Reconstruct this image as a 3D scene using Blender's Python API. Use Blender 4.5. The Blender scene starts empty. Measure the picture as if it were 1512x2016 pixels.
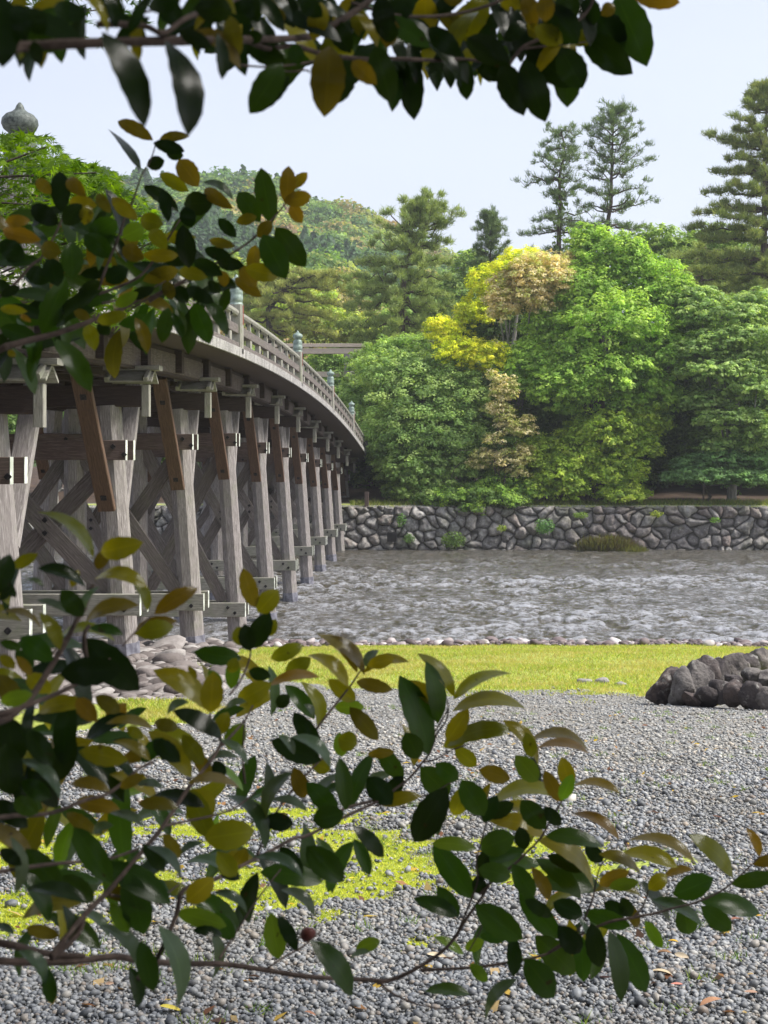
import bpy, math, random
import numpy as np
from mathutils import Vector, Matrix
PI = math.pi
HAZE = 0.0003
# ------------------------------------------------------------------ camera, sky, sun
sc = bpy.context.scene
COL = sc.collection
EYE = 6.0                     # eye height over the river, water surface is z = 0
F, VX, HY = 2688.0, 870.0, 897.0
cam = bpy.data.cameras.new('camera')
camo = bpy.data.objects.new('camera', cam); COL.objects.link(camo)
camo.location = (0, 0, EYE); camo.rotation_euler = (PI/2, 0, 0)
cam.sensor_fit = 'VERTICAL'; cam.sensor_height = 36; cam.lens = 48
cam.shift_x = -114/2016; cam.shift_y = -111/2016
cam.clip_start = 0.05; cam.clip_end = 4000
cam.dof.use_dof = True; cam.dof.focus_distance = 9.0; cam.dof.aperture_fstop = 17
sc.camera = camo

SUN_EL, SUN_AZ = math.radians(50), math.radians(94)     # azimuth clockwise from +Y: the sun stands straight to the right
w = bpy.data.worlds.new('World'); sc.world = w; w.use_nodes = True
wn, wl = w.node_tree.nodes, w.node_tree.links
wn.clear()
sky = wn.new('ShaderNodeTexSky'); sky.sky_type = 'NISHITA'; sky.sun_disc = False
sky.sun_elevation = SUN_EL; sky.sun_rotation = SUN_AZ; sky.dust_density = 3
tc = wn.new('ShaderNodeTexCoord')
nz = wn.new('ShaderNodeTexNoise'); nz.inputs['Scale'].default_value = 2.2; nz.inputs['Detail'].default_value = 4
mpw = wn.new('ShaderNodeMapping'); mpw.inputs['Scale'].default_value = (1, 1, 3)
wl.new(tc.outputs['Generated'], mpw.inputs[0]); wl.new(mpw.outputs[0], nz.inputs[0])
crw = wn.new('ShaderNodeValToRGB')
crw.color_ramp.elements[0].position = .3; crw.color_ramp.elements[0].color = (.69, .71, .83, 1)
crw.color_ramp.elements[1].position = .7; crw.color_ramp.elements[1].color = (.76, .785, .87, 1)
wl.new(nz.outputs[0], crw.inputs[0])
bg1 = wn.new('ShaderNodeBackground'); bg1.inputs[1].default_value = .05
bg2 = wn.new('ShaderNodeBackground'); bg2.inputs[1].default_value = .555
ad = wn.new('ShaderNodeAddShader'); wo = wn.new('ShaderNodeOutputWorld')
wl.new(sky.outputs[0], bg1.inputs[0]); wl.new(crw.outputs[0], bg2.inputs[0])
wl.new(bg1.outputs[0], ad.inputs[0]); wl.new(bg2.outputs[0], ad.inputs[1]); wl.new(ad.outputs[0], wo.inputs[0])
sun = bpy.data.lights.new('sun', 'SUN'); sun.energy = 4.5; sun.angle = math.radians(14); sun.color = (1, .96, .9)
suno = bpy.data.objects.new('sun', sun); COL.objects.link(suno)
sd = Vector((math.sin(SUN_AZ)*math.cos(SUN_EL), math.cos(SUN_AZ)*math.cos(SUN_EL), math.sin(SUN_EL)))
suno.rotation_euler = (-sd).to_track_quat('-Z', 'Y').to_euler()
sc.view_settings.view_transform = 'Standard'; sc.view_settings.look = 'None'
sc.view_settings.exposure = 0.62; sc.view_settings.gamma = 1
sc.cycles.max_bounces = 8; sc.cycles.transparent_max_bounces = 8; sc.cycles.volume_bounces = 1

# ------------------------------------------------------------------ helpers
def P(px, py, y):             # a photo direction met at real distance y
    return np.array(((px-VX)*y/F, y, EYE-(py-HY)*y/F))
def tag(o, label=None, cat=None, group=None, kind=None):
    if label: o['label'] = label
    if cat: o['category'] = cat
    if group: o['group'] = group
    if kind: o['kind'] = kind
    return o
def empty(name, loc=(0, 0, 0)):
    o = bpy.data.objects.new(name, None); COL.objects.link(o); o.location = loc
    o.empty_display_size = .2
    return o
def link(name, me, mat, parent=None, loc=None):
    if mat is not None: me.materials.append(mat)
    o = bpy.data.objects.new(name, me); COL.objects.link(o)
    if loc is not None: o.location = loc
    if parent is not None:
        o.parent = parent
        if loc is None and parent.type == 'EMPTY': o.location = -Vector(parent.location) if parent.parent is None else (0,0,0)
    return o
def quads(name, V, Q, attrs=None, smooth=False, uv=None):
    me = bpy.data.meshes.new(name)
    V = np.asarray(V, np.float32); Q = np.asarray(Q, np.int32); k = Q.shape[1]
    me.vertices.add(len(V)); me.vertices.foreach_set('co', V.ravel())
    me.loops.add(Q.size); me.loops.foreach_set('vertex_index', Q.ravel())
    me.polygons.add(len(Q)); me.polygons.foreach_set('loop_start', np.arange(0, Q.size, k, dtype=np.int32))
    me.polygons.foreach_set('loop_total', np.full(len(Q), k, np.int32))
    if smooth: me.polygons.foreach_set('use_smooth', np.ones(len(Q), bool))
    for n, a in (attrs or {}).items():
        a = np.asarray(a, np.float32)
        if a.ndim == 1:
            at = me.attributes.new(n, 'FLOAT', 'POINT'); at.data.foreach_set('value', a)
        else:
            at = me.attributes.new(n, 'FLOAT_VECTOR', 'POINT'); at.data.foreach_set('vector', a.ravel())
    if uv is not None:
        ul = me.uv_layers.new(name='uv'); ul.data.foreach_set('uv', np.asarray(uv, np.float32).ravel())
    me.update(calc_edges=True)
    return me
class MB:
    """collects boxes, beams and tubes; build() links them as one mesh object. UV runs along each piece's grain, in metres"""
    def __init__(s): s.v=[]; s.f=[]; s.uv=[]; s.sm=[]; s.r=random.Random(7)
    def face(s, pts, uv, sm=False):
        b=len(s.v); s.v += [tuple(p) for p in pts]; s.f.append(tuple(range(b, b+len(pts)))); s.uv += uv; s.sm.append(sm)
    def box(s, x0,x1,y0,y1,z0,z1, grain=None):
        c=Vector(((x0+x1)/2,(y0+y1)/2,(z0+z1)/2)); d=(abs(x1-x0),abs(y1-y0),abs(z1-z0))
        if grain is None: grain=max(range(3), key=lambda i:d[i])
        ax=[Vector((1,0,0)),Vector((0,1,0)),Vector((0,0,1))]
        a=ax[grain]; o=[i for i in range(3) if i!=grain]
        s.beam(c-a*d[grain]/2, c+a*d[grain]/2, d[o[0]], d[o[1]], side=ax[o[0]])
    def beam(s, p, q, w, t, side=None, n=1, bevel=.012):
        """w measured along `side`, t across it"""
        p=Vector(p); q=Vector(q); a=(q-p); L=a.length; a=a/L
        side=Vector(side) if side is not None else Vector((0,0,1)).cross(a)
        side=(side-a*side.dot(a))
        side = side.normalized() if side.length>1e-6 else a.orthogonal().normalized()
        up=a.cross(side)
        b=min(bevel, w*.2, t*.2); ru=s.r.random()*50; rv=s.r.random()*50
        prof=[(-w/2+b,-t/2),(w/2-b,-t/2),(w/2,-t/2+b),(w/2,t/2-b),(w/2-b,t/2),(-w/2+b,t/2),(-w/2,t/2-b),(-w/2,-t/2+b)]
        per=[0]
        for i in range(8):
            x0,y0=prof[i]; x1,y1=prof[(i+1)%8]; per.append(per[-1]+math.hypot(x1-x0,y1-y0))
        A=[p+side*x+up*y for x,y in prof]; B=[q+side*x+up*y for x,y in prof]
        for i in range(8):
            j=(i+1)%8
            s.face([A[i],A[j],B[j],B[i]],[(ru,rv+per[i]),(ru,rv+per[i+1]),(ru+L,rv+per[i+1]),(ru+L,rv+per[i])])
        s.face(A[::-1],[(ru+y,rv+x) for x,y in prof][::-1]); s.face(B,[(ru+y,rv+x) for x,y in prof])
    def tube(s, pts, rad, n=8, cap=True, sm=True):
        pts=[Vector(p) for p in pts]
        if not hasattr(rad,'__len__'): rad=[rad]*len(pts)
        rings=[]; prev=None; ru=s.r.random()*50; l=0; us=[]
        for i,p in enumerate(pts):
            a=(pts[min(i+1,len(pts)-1)]-pts[max(i-1,0)])
            a = a.normalized() if a.length>1e-9 else Vector((0,0,1))
            x = prev-a*prev.dot(a) if prev is not None else a.orthogonal()
            if x.length<1e-6: x=a.orthogonal()
            x.normalize(); prev=x; y=a.cross(x)
            rings.append([p+(x*math.cos(t)+y*math.sin(t))*rad[i] for t in [2*PI*(k+.5)/n for k in range(n)]])
            if i: l+=(pts[i]-pts[i-1]).length
            us.append(l)
        for i in range(len(pts)-1):
            for k in range(n):
                j=(k+1)%n; v0=k*2*PI*rad[i]/n; v1=(k+1)*2*PI*rad[i]/n
                s.face([rings[i][k],rings[i][j],rings[i+1][j],rings[i+1][k]],[(ru+us[i],v0),(ru+us[i],v1),(ru+us[i+1],v1),(ru+us[i+1],v0)],sm)
        if cap:
            s.face(rings[0][::-1],[(ru,.1*k) for k in range(n)]); s.face(rings[-1],[(ru,.1*k) for k in range(n)])
    def lathe(s, c, prof, n=20):
        c=Vector(c)
        for (r0,z0),(r1,z1) in zip(prof,prof[1:]):
            for k in range(n):
                t0=2*PI*k/n; t1=2*PI*(k+1)/n
                q=[c+Vector((r0*math.cos(t0),r0*math.sin(t0),z0)),c+Vector((r0*math.cos(t1),r0*math.sin(t1),z0)),
                   c+Vector((r1*math.cos(t1),r1*math.sin(t1),z1)),c+Vector((r1*math.cos(t0),r1*math.sin(t0),z1))]
                s.face(q,[(z0,k*.05),(z0,k*.05+.05),(z1,k*.05+.05),(z1,k*.05)],True)
    def build(s, name, mat, parent=None, merge=False):
        me=bpy.data.meshes.new(name); me.from_pydata(s.v,[],s.f)
        ul=me.uv_layers.new(name='uv'); ul.data.foreach_set('uv',[c for p in s.uv for c in p])
        me.polygons.foreach_set('use_smooth', s.sm)
        if merge:
            import bmesh
            bm=bmesh.new(); bm.from_mesh(me); bmesh.ops.remove_doubles(bm,verts=bm.verts,dist=1e-5); bm.to_mesh(me); bm.free()
        me.update()
        return link(name, me, mat, parent)

# lattice noise for terrain, stone and crown shapes
def hsh(i, j, k, seed=0):
    n=(i.astype(np.int64)*374761393+j.astype(np.int64)*668265263+k.astype(np.int64)*2147483647+seed*974634777)&0xffffffff
    n=((n^(n>>13))*1274126177)&0xffffffff
    n=((n^(n>>16))*2246822519)&0xffffffff
    return ((n^(n>>15))&0xffffff)/float(0xffffff)
def vnoise(x, y, z=None, seed=0):
    if z is None: z=np.zeros_like(x)
    xi,yi,zi=np.floor(x),np.floor(y),np.floor(z); fx,fy,fz=x-xi,y-yi,z-zi
    fx=fx*fx*(3-2*fx); fy=fy*fy*(3-2*fy); fz=fz*fz*(3-2*fz)
    r=0
    for a in (0,1):
        for b in (0,1):
            for c in (0,1):
                r=r+hsh(xi+a,yi+b,zi+c,seed)*(fx if a else 1-fx)*(fy if b else 1-fy)*(fz if c else 1-fz)
    return r
def fbm(x, y, z=None, oct=4, seed=0):
    r=0; a=.5; s=1.
    for o in range(oct):
        r=r+a*vnoise(x*s,y*s,None if z is None else z*s,seed+o); a*=.5; s*=2.03
    return r/(1-.5**oct)
def sstep(a,b,x):
    t=np.clip((x-a)/(b-a),0,1); return t*t*(3-2*t)

# ------------------------------------------------------------------ materials
class N:
    def __init__(s, name):
        s.m=bpy.data.materials.new(name); s.m.use_nodes=True; s.t=s.m.node_tree; s.t.nodes.clear()
        s.out=s.t.nodes.new('ShaderNodeOutputMaterial')
    def n(s, typ, ins=None, **kw):
        nd=s.t.nodes.new('ShaderNode'+typ)
        for k,v in kw.items(): setattr(nd,k,v)
        for k,v in (ins or {}).items(): s.set(nd.inputs[k],v)
        return nd
    def set(s, inp, v):
        if isinstance(v, bpy.types.NodeSocket): s.t.links.new(v, inp)
        elif isinstance(v, bpy.types.Node): s.t.links.new(v.outputs[0], inp)
        else:
            if inp.type=='RGBA' and len(v)==3: v=(*v,1)
            inp.default_value=v
    def coord(s, kind='Object'): return s.n('TexCoord').outputs[kind]
    def uv(s): return s.n('UVMap').outputs[0]
    def map(s, vec, scale=(1,1,1), loc=(0,0,0)): return s.n('Mapping',{0:vec,'Scale':scale,'Location':loc}).outputs[0]
    def noise(s, vec, scale, detail=3, rough=.55, dist=0): return s.n('TexNoise',{'Vector':vec,'Scale':scale,'Detail':detail,'Roughness':rough,'Distortion':dist}).outputs[0]
    def ramp(s, fac, stops, interp='LINEAR'):
        r=s.n('ValToRGB',{0:fac}); cr=r.color_ramp; cr.interpolation=interp
        while len(cr.elements)<len(stops): cr.elements.new(.5)
        for e,(p,c) in zip(cr.elements,stops):
            e.position=p; e.color=(*c,1) if hasattr(c,'__len__') else (c,c,c,1)
        return r.outputs[0]
    def mix(s, fac, a, b, mode='MIX'):
        m=s.n('Mix',data_type='RGBA',blend_type=mode)
        s.set(m.inputs[0],fac); s.set(m.inputs[6],a); s.set(m.inputs[7],b); return m.outputs[2]
    def math(s, op, a, b=0.): return s.n('Math',{0:a,1:b},operation=op).outputs[0]
    def attr(s, name, out='Vector'): return s.n('Attribute',attribute_name=name).outputs[out]
    def bump(s, h, strength=.5, dist=.02, normal=None):
        b=s.n('Bump',{'Height':h,'Strength':strength,'Distance':dist})
        if normal is not None: s.set(b.inputs['Normal'],normal)
        return b.outputs[0]
    def pbsdf(s, color, rough=.8, bump=None, **kw):
        p=s.n('BsdfPrincipled'); s.set(p.inputs['Base Color'],color); s.set(p.inputs['Roughness'],rough)
        p.inputs['Specular IOR Level'].default_value=kw.pop('spec',.3)
        for k,v in kw.items(): s.set(p.inputs[k],v)
        if bump is not None: s.set(p.inputs['Normal'],bump)
        s.p=p; return p.outputs[0]
    def done(s, sh): s.set(s.out.inputs[0], sh); return s.m

def wood(name, c0, c1, c2, moss=0., streak=0.):
    a=N(name); u=a.uv()
    g=a.noise(a.map(u,(1.1,14,1)),3,6,.62,.6)
    fine=a.noise(a.map(u,(2.5,70,1)),4,3,.6)
    big=a.noise(a.coord(),1.1,3,.6)
    col=a.ramp(g,[(.3,c0),(.52,c1),(.72,c2)])
    col=a.mix(a.ramp(fine,[(.42,.0),(.62,.45)]),col,tuple(x*.45 for x in c0))
    col=a.mix(a.ramp(big,[(.35,0),(.7,.55)]),col,tuple(x*.72 for x in c1))
    if streak:
        st=a.noise(a.map(a.coord(),(6,11,.8)),2.2,5,.75)
        col=a.mix(a.ramp(st,[(.46,0.),(.56,streak)]),col,(.035,.03,.03))
    if moss:
        ms=a.noise(a.coord(),2.3,4,.7)
        col=a.mix(a.ramp(ms,[(.5,0),(.68,moss)]),col,(.16,.2,.09))
    h=a.math('ADD',g,a.math('MULTIPLY',fine,.5))
    return a.done(a.pbsdf(col,.85,a.bump(h,.55,.012)))
M={}
M['wood_grey']=wood('weathered_grey_wood',(.12,.105,.10),(.30,.272,.262),(.54,.51,.495),.18)
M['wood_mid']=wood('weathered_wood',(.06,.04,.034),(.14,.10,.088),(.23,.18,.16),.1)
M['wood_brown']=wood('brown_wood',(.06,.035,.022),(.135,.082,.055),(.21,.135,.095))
M['wood_low']=wood('lower_tie_wood',(.14,.135,.11),(.30,.29,.25),(.46,.45,.39),.45)
M['wood_brace']=wood('brace_wood',(.065,.052,.048),(.175,.15,.14),(.30,.27,.255),.15)
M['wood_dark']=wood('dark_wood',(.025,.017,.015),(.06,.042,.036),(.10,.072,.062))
M['wood_pale']=wood('pale_mossy_wood',(.17,.155,.135),(.33,.32,.275),(.50,.49,.43),.35)
M['wood_edge']=wood('streaked_edge_wood',(.34,.33,.315),(.54,.52,.50),(.70,.68,.65),.05,.8)
M['wood_gird']=wood('girder_wood',(.07,.05,.045),(.17,.135,.12),(.30,.27,.25),0,.5)
M['wood_torii']=wood('torii_wood',(.42,.33,.27),(.60,.49,.41),(.72,.61,.54))
M['wood_plank']=wood('underside_planks',(.05,.038,.032),(.10,.075,.062),(.15,.115,.10))
a=N('end_paint'); M['end']=a.done(a.pbsdf(a.ramp(a.noise(a.coord(),5,3),[(.4,(.42,.45,.38)),(.62,(.76,.79,.72))]),.6))
a=N('bronze_patina'); nn=a.noise(a.coord(),9,4,.6)
M['patina']=a.done(a.pbsdf(a.ramp(nn,[(.3,(.10,.135,.12)),(.5,(.19,.245,.215)),(.7,(.30,.36,.32))]),.55,a.bump(nn,.3,.01),Metallic=.15))
a=N('stone_patina'); nn=a.noise(a.coord(),22,5,.7)
M['patina_grey']=a.done(a.pbsdf(a.ramp(nn,[(.35,(.03,.035,.032)),(.5,(.085,.10,.09)),(.7,(.17,.19,.17))]),.6,a.bump(nn,.3,.01)))
a=N('red_metal_strap'); M['strap']=a.done(a.pbsdf(a.ramp(a.noise(a.coord(),12),[(.4,(.16,.035,.025)),(.6,(.28,.08,.06))]),.6))
a=N('black_iron'); M['iron']=a.done(a.pbsdf(a.ramp(a.noise(a.coord(),30),[(.4,(.012,.012,.014)),(.7,(.05,.045,.045))]),.55,Metallic=.4))
a=N('collar_metal'); M['collar']=a.done(a.pbsdf(a.ramp(a.noise(a.coord(),6,4),[(.4,(.13,.13,.16)),(.6,(.26,.26,.30))]),.5,Metallic=.3))

def foliage(name, tl=.45, rough=.6, gain=1.):
    a=N(name); c=a.mix(1.,a.attr('col'),(gain*1.06,gain,gain*.92),'MULTIPLY')
    d=a.pbsdf(c,rough,None,spec=.25)
    t=a.n('BsdfTranslucent',{0:a.mix(1.,c,(1.3,1.3,.6),'MULTIPLY')}).outputs[0]
    return a.done(a.n('MixShader',{0:tl,1:d,2:t}).outputs[0])
M['leaf_far']=foliage('tree_leaves',.48,gain=1.2)
M['needle']=foliage('pine_needles',.3,.7,gain=1.15)
def bark(name,c0,c1):
    a=N(name); n1=a.noise(a.map(a.coord(),(1,1,.25)),9,5,.7)
    return a.done(a.pbsdf(a.ramp(n1,[(.35,c0),(.65,c1)]),.9,a.bump(n1,.8,.03)))
M['bark']=bark('bark',(.035,.028,.022),(.13,.105,.085))
M['bark_pine']=bark('pine_bark',(.035,.028,.024),(.12,.085,.07))
M['bark_pale']=bark('pale_bark',(.16,.15,.135),(.36,.34,.31))
# ------------------------------------------------------------------ ground, river, far bank
PRO=np.array([(-60,1.5),(0,1.5),(4,1.62),(7,1.95),(10,2.3),(15,2.85),(20,3.5),(28,4.1),(33,4.68),(36,5.0),(39.5,5.6),(43,6.02),(47,6.4),(60,6.7),(84,6.7),(87.6,6.6),(87.9,3.2),(92,3.05),(100,2.5),(130,2.0),(220,1.0),(400,0.),(4000,0.)])
def gz(x,y):
    return EYE-np.interp(y,PRO[:,0],PRO[:,1])
def seg(a,b,n): return list(np.linspace(a,b,n,endpoint=False))
ys=np.array(seg(-60,2.5,16)+seg(2.5,12,120)+seg(12,48,260)+seg(48,87,40)+[87,87.6,87.9,88.4]+seg(89,130,30)+seg(130,400,12)+seg(400,3500,10)+[3500.])
xs=np.array(seg(-2500,-60,10)+seg(-60,-14,36)+seg(-14,9,260)+seg(9,50,40)+seg(50,2500,10)+[2500.])
X,Y=np.meshgrid(xs,ys); Z=gz(X,Y)
near=sstep(1,3,Y)*(1-sstep(48,60,Y))
Z=Z+near*(fbm(X*.5,Y*.5,seed=3,oct=3)-.5)*.16+near*(fbm(X*2.5,Y*2.5,seed=9,oct=2)-.5)*.03
far=sstep(89,95,Y)*(1-sstep(200,300,Y)); Z=Z+far*(fbm(X*.2,Y*.2,seed=5)-.35)*1.2
nz1=fbm(X*.9,Y*.9,seed=11); nz2=fbm(X*2.6,Y*2.6,seed=12,oct=3); nz3=fbm(X*7,Y*7,seed=13,oct=2)
# lawn by the river: right of the rocky strip, left of the boulders
edge=(nz1-.5)*3+(nz3-.5)*1.2
lx0=-3.6-(Y-20)*.085; frontY=20.2+np.interp(X,[-5,-1.5,2,5],[4.6,0,-1.2,-2.6])
lawn=sstep(-1.2,2.6,Y-frontY+edge*1.4+(nz2-.5)*3)*(1-sstep(35.3,35.8,Y+(nz1-.5)*.6))*sstep(-.5,.5,X-lx0+edge*.6)
l2=sstep(-.25,.25,1-(((X+3.7-(Y-15)*-.06)/1.15)**2+((Y-15.6)/2.6)**2)+(nz2-.5)*.9)
grass=np.maximum(lawn,l2)
mo=1-(((X+1.6)/1.75)**2+((Y-6.15)/1.55)**2)
mo2=np.maximum(1-(((X+.3)/.75)**2+((Y-6.0)/.8)**2),.8-(((X-.55)/.5)**2+((Y-6.2)/.6)**2))
moss=sstep(-.06,.12,np.clip(np.maximum(mo,mo2*.8),-1,.5)*.5-.08+(nz2-.5)*1.1+(nz3-.5)*1.3)
moss=moss*(Y<9)*(Y>3)
grass=np.maximum(grass,sstep(87.7,88.,Y)*(1-sstep(89.6,90.6,Y))*(.35+.5*nz1))
rock=sstep(-.4,.6,(lx0+.4-X))*sstep(17,19,Y+(nz1-.5)*4)*(1-sstep(60,70,Y))*(1-grass)
farlawn=sstep(89.3,90.3,Y)
V=np.stack([X,Y,Z],-1).reshape(-1,3)
ny,nx=X.shape; idx=np.arange(ny*nx).reshape(ny,nx)
Q=np.stack([idx[:-1,:-1],idx[:-1,1:],idx[1:,1:],idx[1:,:-1]],-1).reshape(-1,4)
me=quads('ground',V,Q,{'grass':grass.ravel(),'moss':moss.ravel(),'rock':rock.ravel(),'far':farlawn.ravel()},True)
a=N('gravel_ground'); o=a.coord()
vor=a.n('TexVoronoi',{'Vector':o,'Scale':32.},feature='F1'); vcol=vor.outputs['Color']; vd=vor.outputs['Distance']
sep=a.n('SeparateColor',{0:vcol})
pc=a.ramp(sep.outputs[0],[(0,(.16,.17,.185)),(.35,(.32,.335,.355)),(.6,(.46,.47,.48)),(.8,(.62,.615,.60)),(1,(.80,.79,.76))])
pc=a.mix(a.ramp(sep.outputs[1],[(.75,0),(.95,.5)]),pc,(.38,.31,.22))
pc=a.mix(a.ramp(a.noise(o,.6,4,.6),[(.4,0),(.7,.35)]),pc,(.42,.38,.28)); pc=a.mix(1.,pc,(.8,.79,.76),'MULTIPLY')
pc=a.mix(a.ramp(vd,[(.3,0),(.62,.75)]),pc,(.05,.05,.05))
gn=a.noise(o,3,6,.7); gc=a.ramp(gn,[(.3,(.22,.28,.05)),(.5,(.34,.40,.07)),(.7,(.48,.47,.12))])
gc=a.mix(a.ramp(a.noise(o,40,3,.7),[(.4,0),(.7,.5)]),gc,(.09,.12,.03))
rn=a.noise(a.map(o,(1,1.6,1)),2.2,6,.75); rc=a.ramp(rn,[(.3,(.09,.075,.07)),(.48,(.26,.235,.22)),(.62,(.40,.37,.35)),(.75,(.2,.2,.12))])
fn=a.noise(o,.8,5,.7); fc=a.ramp(fn,[(.35,(.03,.02,.014)),(.5,(.06,.038,.026)),(.7,(.09,.06,.04))])
ga=a.n('Attribute',attribute_name='grass').outputs['Fac']; ma=a.n('Attribute',attribute_name='moss').outputs['Fac']
ra=a.n('Attribute',attribute_name='rock').outputs['Fac']; fa=a.n('Attribute',attribute_name='far').outputs['Fac']
brk=a.noise(o,14,4,.7)
gm=a.ramp(a.math('ADD',ga,a.math('MULTIPLY',a.math('SUBTRACT',brk,.5),1.7)),[(.40,0),(.60,1)])
mm=a.ramp(a.math('ADD',ma,a.math('MULTIPLY',a.math('SUBTRACT',brk,.5),1.1)),[(.42,0),(.6,1)])
c=a.mix(ra,pc,rc); c=a.mix(gm,c,gc); c=a.mix(mm,c,gc); c=a.mix(fa,c,fc)
h=a.math('SUBTRACT',1.,vd)
M['ground']=a.done(a.pbsdf(c,.85,a.bump(a.math('ADD',a.math('MULTIPLY',rn,ra),h),.9,.02)))
g=link('ground',me,M['ground']); tag(g,kind='structure')

def ground_z(x,y):            # height of the built mesh, for setting things down
    x=np.asarray(x,float); y=np.asarray(y,float)
    i=np.clip(np.searchsorted(ys,y)-1,0,ny-2); j=np.clip(np.searchsorted(xs,x)-1,0,nx-2)
    fy=(y-ys[i])/(ys[i+1]-ys[i]); fx=(x-xs[j])/(xs[j+1]-xs[j])
    return (Z[i,j]*(1-fx)+Z[i,j+1]*fx)*(1-fy)+(Z[i+1,j]*(1-fx)+Z[i+1,j+1]*fx)*fy
def samp(A,x,y):
    i=np.clip(np.searchsorted(ys,y)-1,0,ny-2); j=np.clip(np.searchsorted(xs,x)-1,0,nx-2); return A[i,j]

# river: a real rippled sheet
rx=np.linspace(-70,60,900); ry=np.concatenate([np.linspace(37,60,330),np.linspace(60,88,200)[1:]])
RX,RY=np.meshgrid(rx,ry)
rz=(fbm(RX*1.3,RY*.9,seed=21,oct=3)-.5)*.26+(fbm(RX*3.0,RY*2.4,seed=23,oct=2)-.5)*.13
rough_=sstep(.38,.62,fbm(RX*.16,RY*.2,seed=25,oct=4))
calm=1-sstep(78,87,RY)*.75
rz=rz*(.6+.7*rough_)*calm
n1,n2=RX.shape; idx=np.arange(n1*n2).reshape(n1,n2)
Q=np.stack([idx[:-1,:-1],idx[:-1,1:],idx[1:,1:],idx[1:,:-1]],-1).reshape(-1,4)
me=quads('river',np.stack([RX,RY,rz],-1).reshape(-1,3),Q,{'crest':(rz*9+.5).ravel(),'rough':((.7+.3*rough_)*(1-.85*sstep(56,84,RY))).ravel()},True)  # rough also carries the painted reflection's fade towards the far wall
a=N('river_water'); o=a.coord()
b1=a.noise(a.map(o,(1.2,1.5,1)),2.2,5,.65); b2=a.noise(a.map(o,(1.5,.9,1)),3.6,6,.8); b3=a.noise(a.map(o,(2.2,1.5,1)),1.3,6,.75)
cr=a.n('Attribute',attribute_name='crest').outputs['Fac']; ro=a.n('Attribute',attribute_name='rough').outputs['Fac']
foam_sheen=a.math('MULTIPLY',a.ramp(a.math('ADD',b3,a.math('MULTIPLY',cr,.13)),[(.46,0),(.74,1)]),a.ramp(ro,[(0,.06),(.9,.7)]))  # whitecaps together with sky reflection painted in as pale colour
bed=a.ramp(a.noise(o,1.7,4,.7),[(.35,(.03,.029,.020)),(.6,(.08,.066,.042)),(.75,(.14,.11,.065))])
col=a.mix(foam_sheen,bed,(.60,.62,.69))
M['water']=a.done(a.pbsdf(col,a.ramp(foam_sheen,[(0,.07),(1,.6)]),a.bump(a.math('ADD',b1,a.math('MULTIPLY',b2,.6)),1.,.22),spec=.5,IOR=1.33))
r=link('river',me,M['water']); tag(r,kind='structure')

# ------------------------------------------------------------------ stones
def voro(U,Vv,scale,seed,jit=.85,asp=1.):
    u=U/scale; v=Vv/scale*asp; ui=np.floor(u); vi=np.floor(v)
    d1=np.full(u.shape,9.); d2=np.full(u.shape,9.); c=np.zeros(u.shape)
    for a_ in (-1,0,1,2,-2):
        for b_ in (-1,0,1):
            cu=ui+a_; cv=vi+b_; off=.5*(np.mod(cv,2))
            z0=np.zeros_like(cu)
            pu=cu+.5+off+(hsh(cu,cv,z0,seed)-.5)*jit-.25; pv=cv+.5+(hsh(cu,cv,z0+1,seed)-.5)*jit*.8
            d=np.hypot(u-pu,v-pv)*(.85+.4*hsh(cu,cv,z0+2,seed)); id_=hsh(cu,cv,z0+3,seed)
            n=d<d1; d2=np.where(n,d1,np.minimum(d2,d)); c=np.where(n,id_,c); d1=np.where(n,d,d1)
    return d1,d2,c
a=N('rough_stone'); o=a.coord(); idc=a.n('Attribute',attribute_name='cell').outputs['Fac']; jn=a.n('Attribute',attribute_name='joint').outputs['Fac']
n1=a.noise(o,3.2,6,.7); n2=a.noise(o,14,4,.7)
base=a.ramp(idc,[(0,(.15,.138,.135)),(.3,(.24,.222,.212)),(.55,(.32,.30,.28)),(.75,(.26,.20,.175)),(1,(.44,.425,.395))])
sx=a.n('SeparateXYZ',{0:o}).outputs[0]; lf=a.ramp(a.math('ADD',a.math('MULTIPLY',sx,.04),a.math('MULTIPLY',a.noise(o,.4,3),.5)),[(.15,1),(.75,0)])
base=a.mix(a.math('MULTIPLY',lf,a.ramp(a.noise(o,1.3,5,.7),[(.42,0),(.6,.85)])),base,(.50,.49,.46))
base=a.mix(a.ramp(n1,[(.35,0),(.6,.7)]),base,(.08,.07,.068))
base=a.mix(a.ramp(n2,[(.55,0),(.68,.75)]),base,(.42,.42,.38))
base=a.mix(a.ramp(a.noise(o,.5,4,.7),[(.5,0),(.66,.45)]),base,(.07,.085,.035))
base=a.mix(jn,base,(.02,.018,.014))
n3=base; M['stone']=a.done(a.pbsdf(base,.88,a.bump(a.math('ADD',n1,a.math('MULTIPLY',n2,.5)),.9,.05)))

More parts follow.
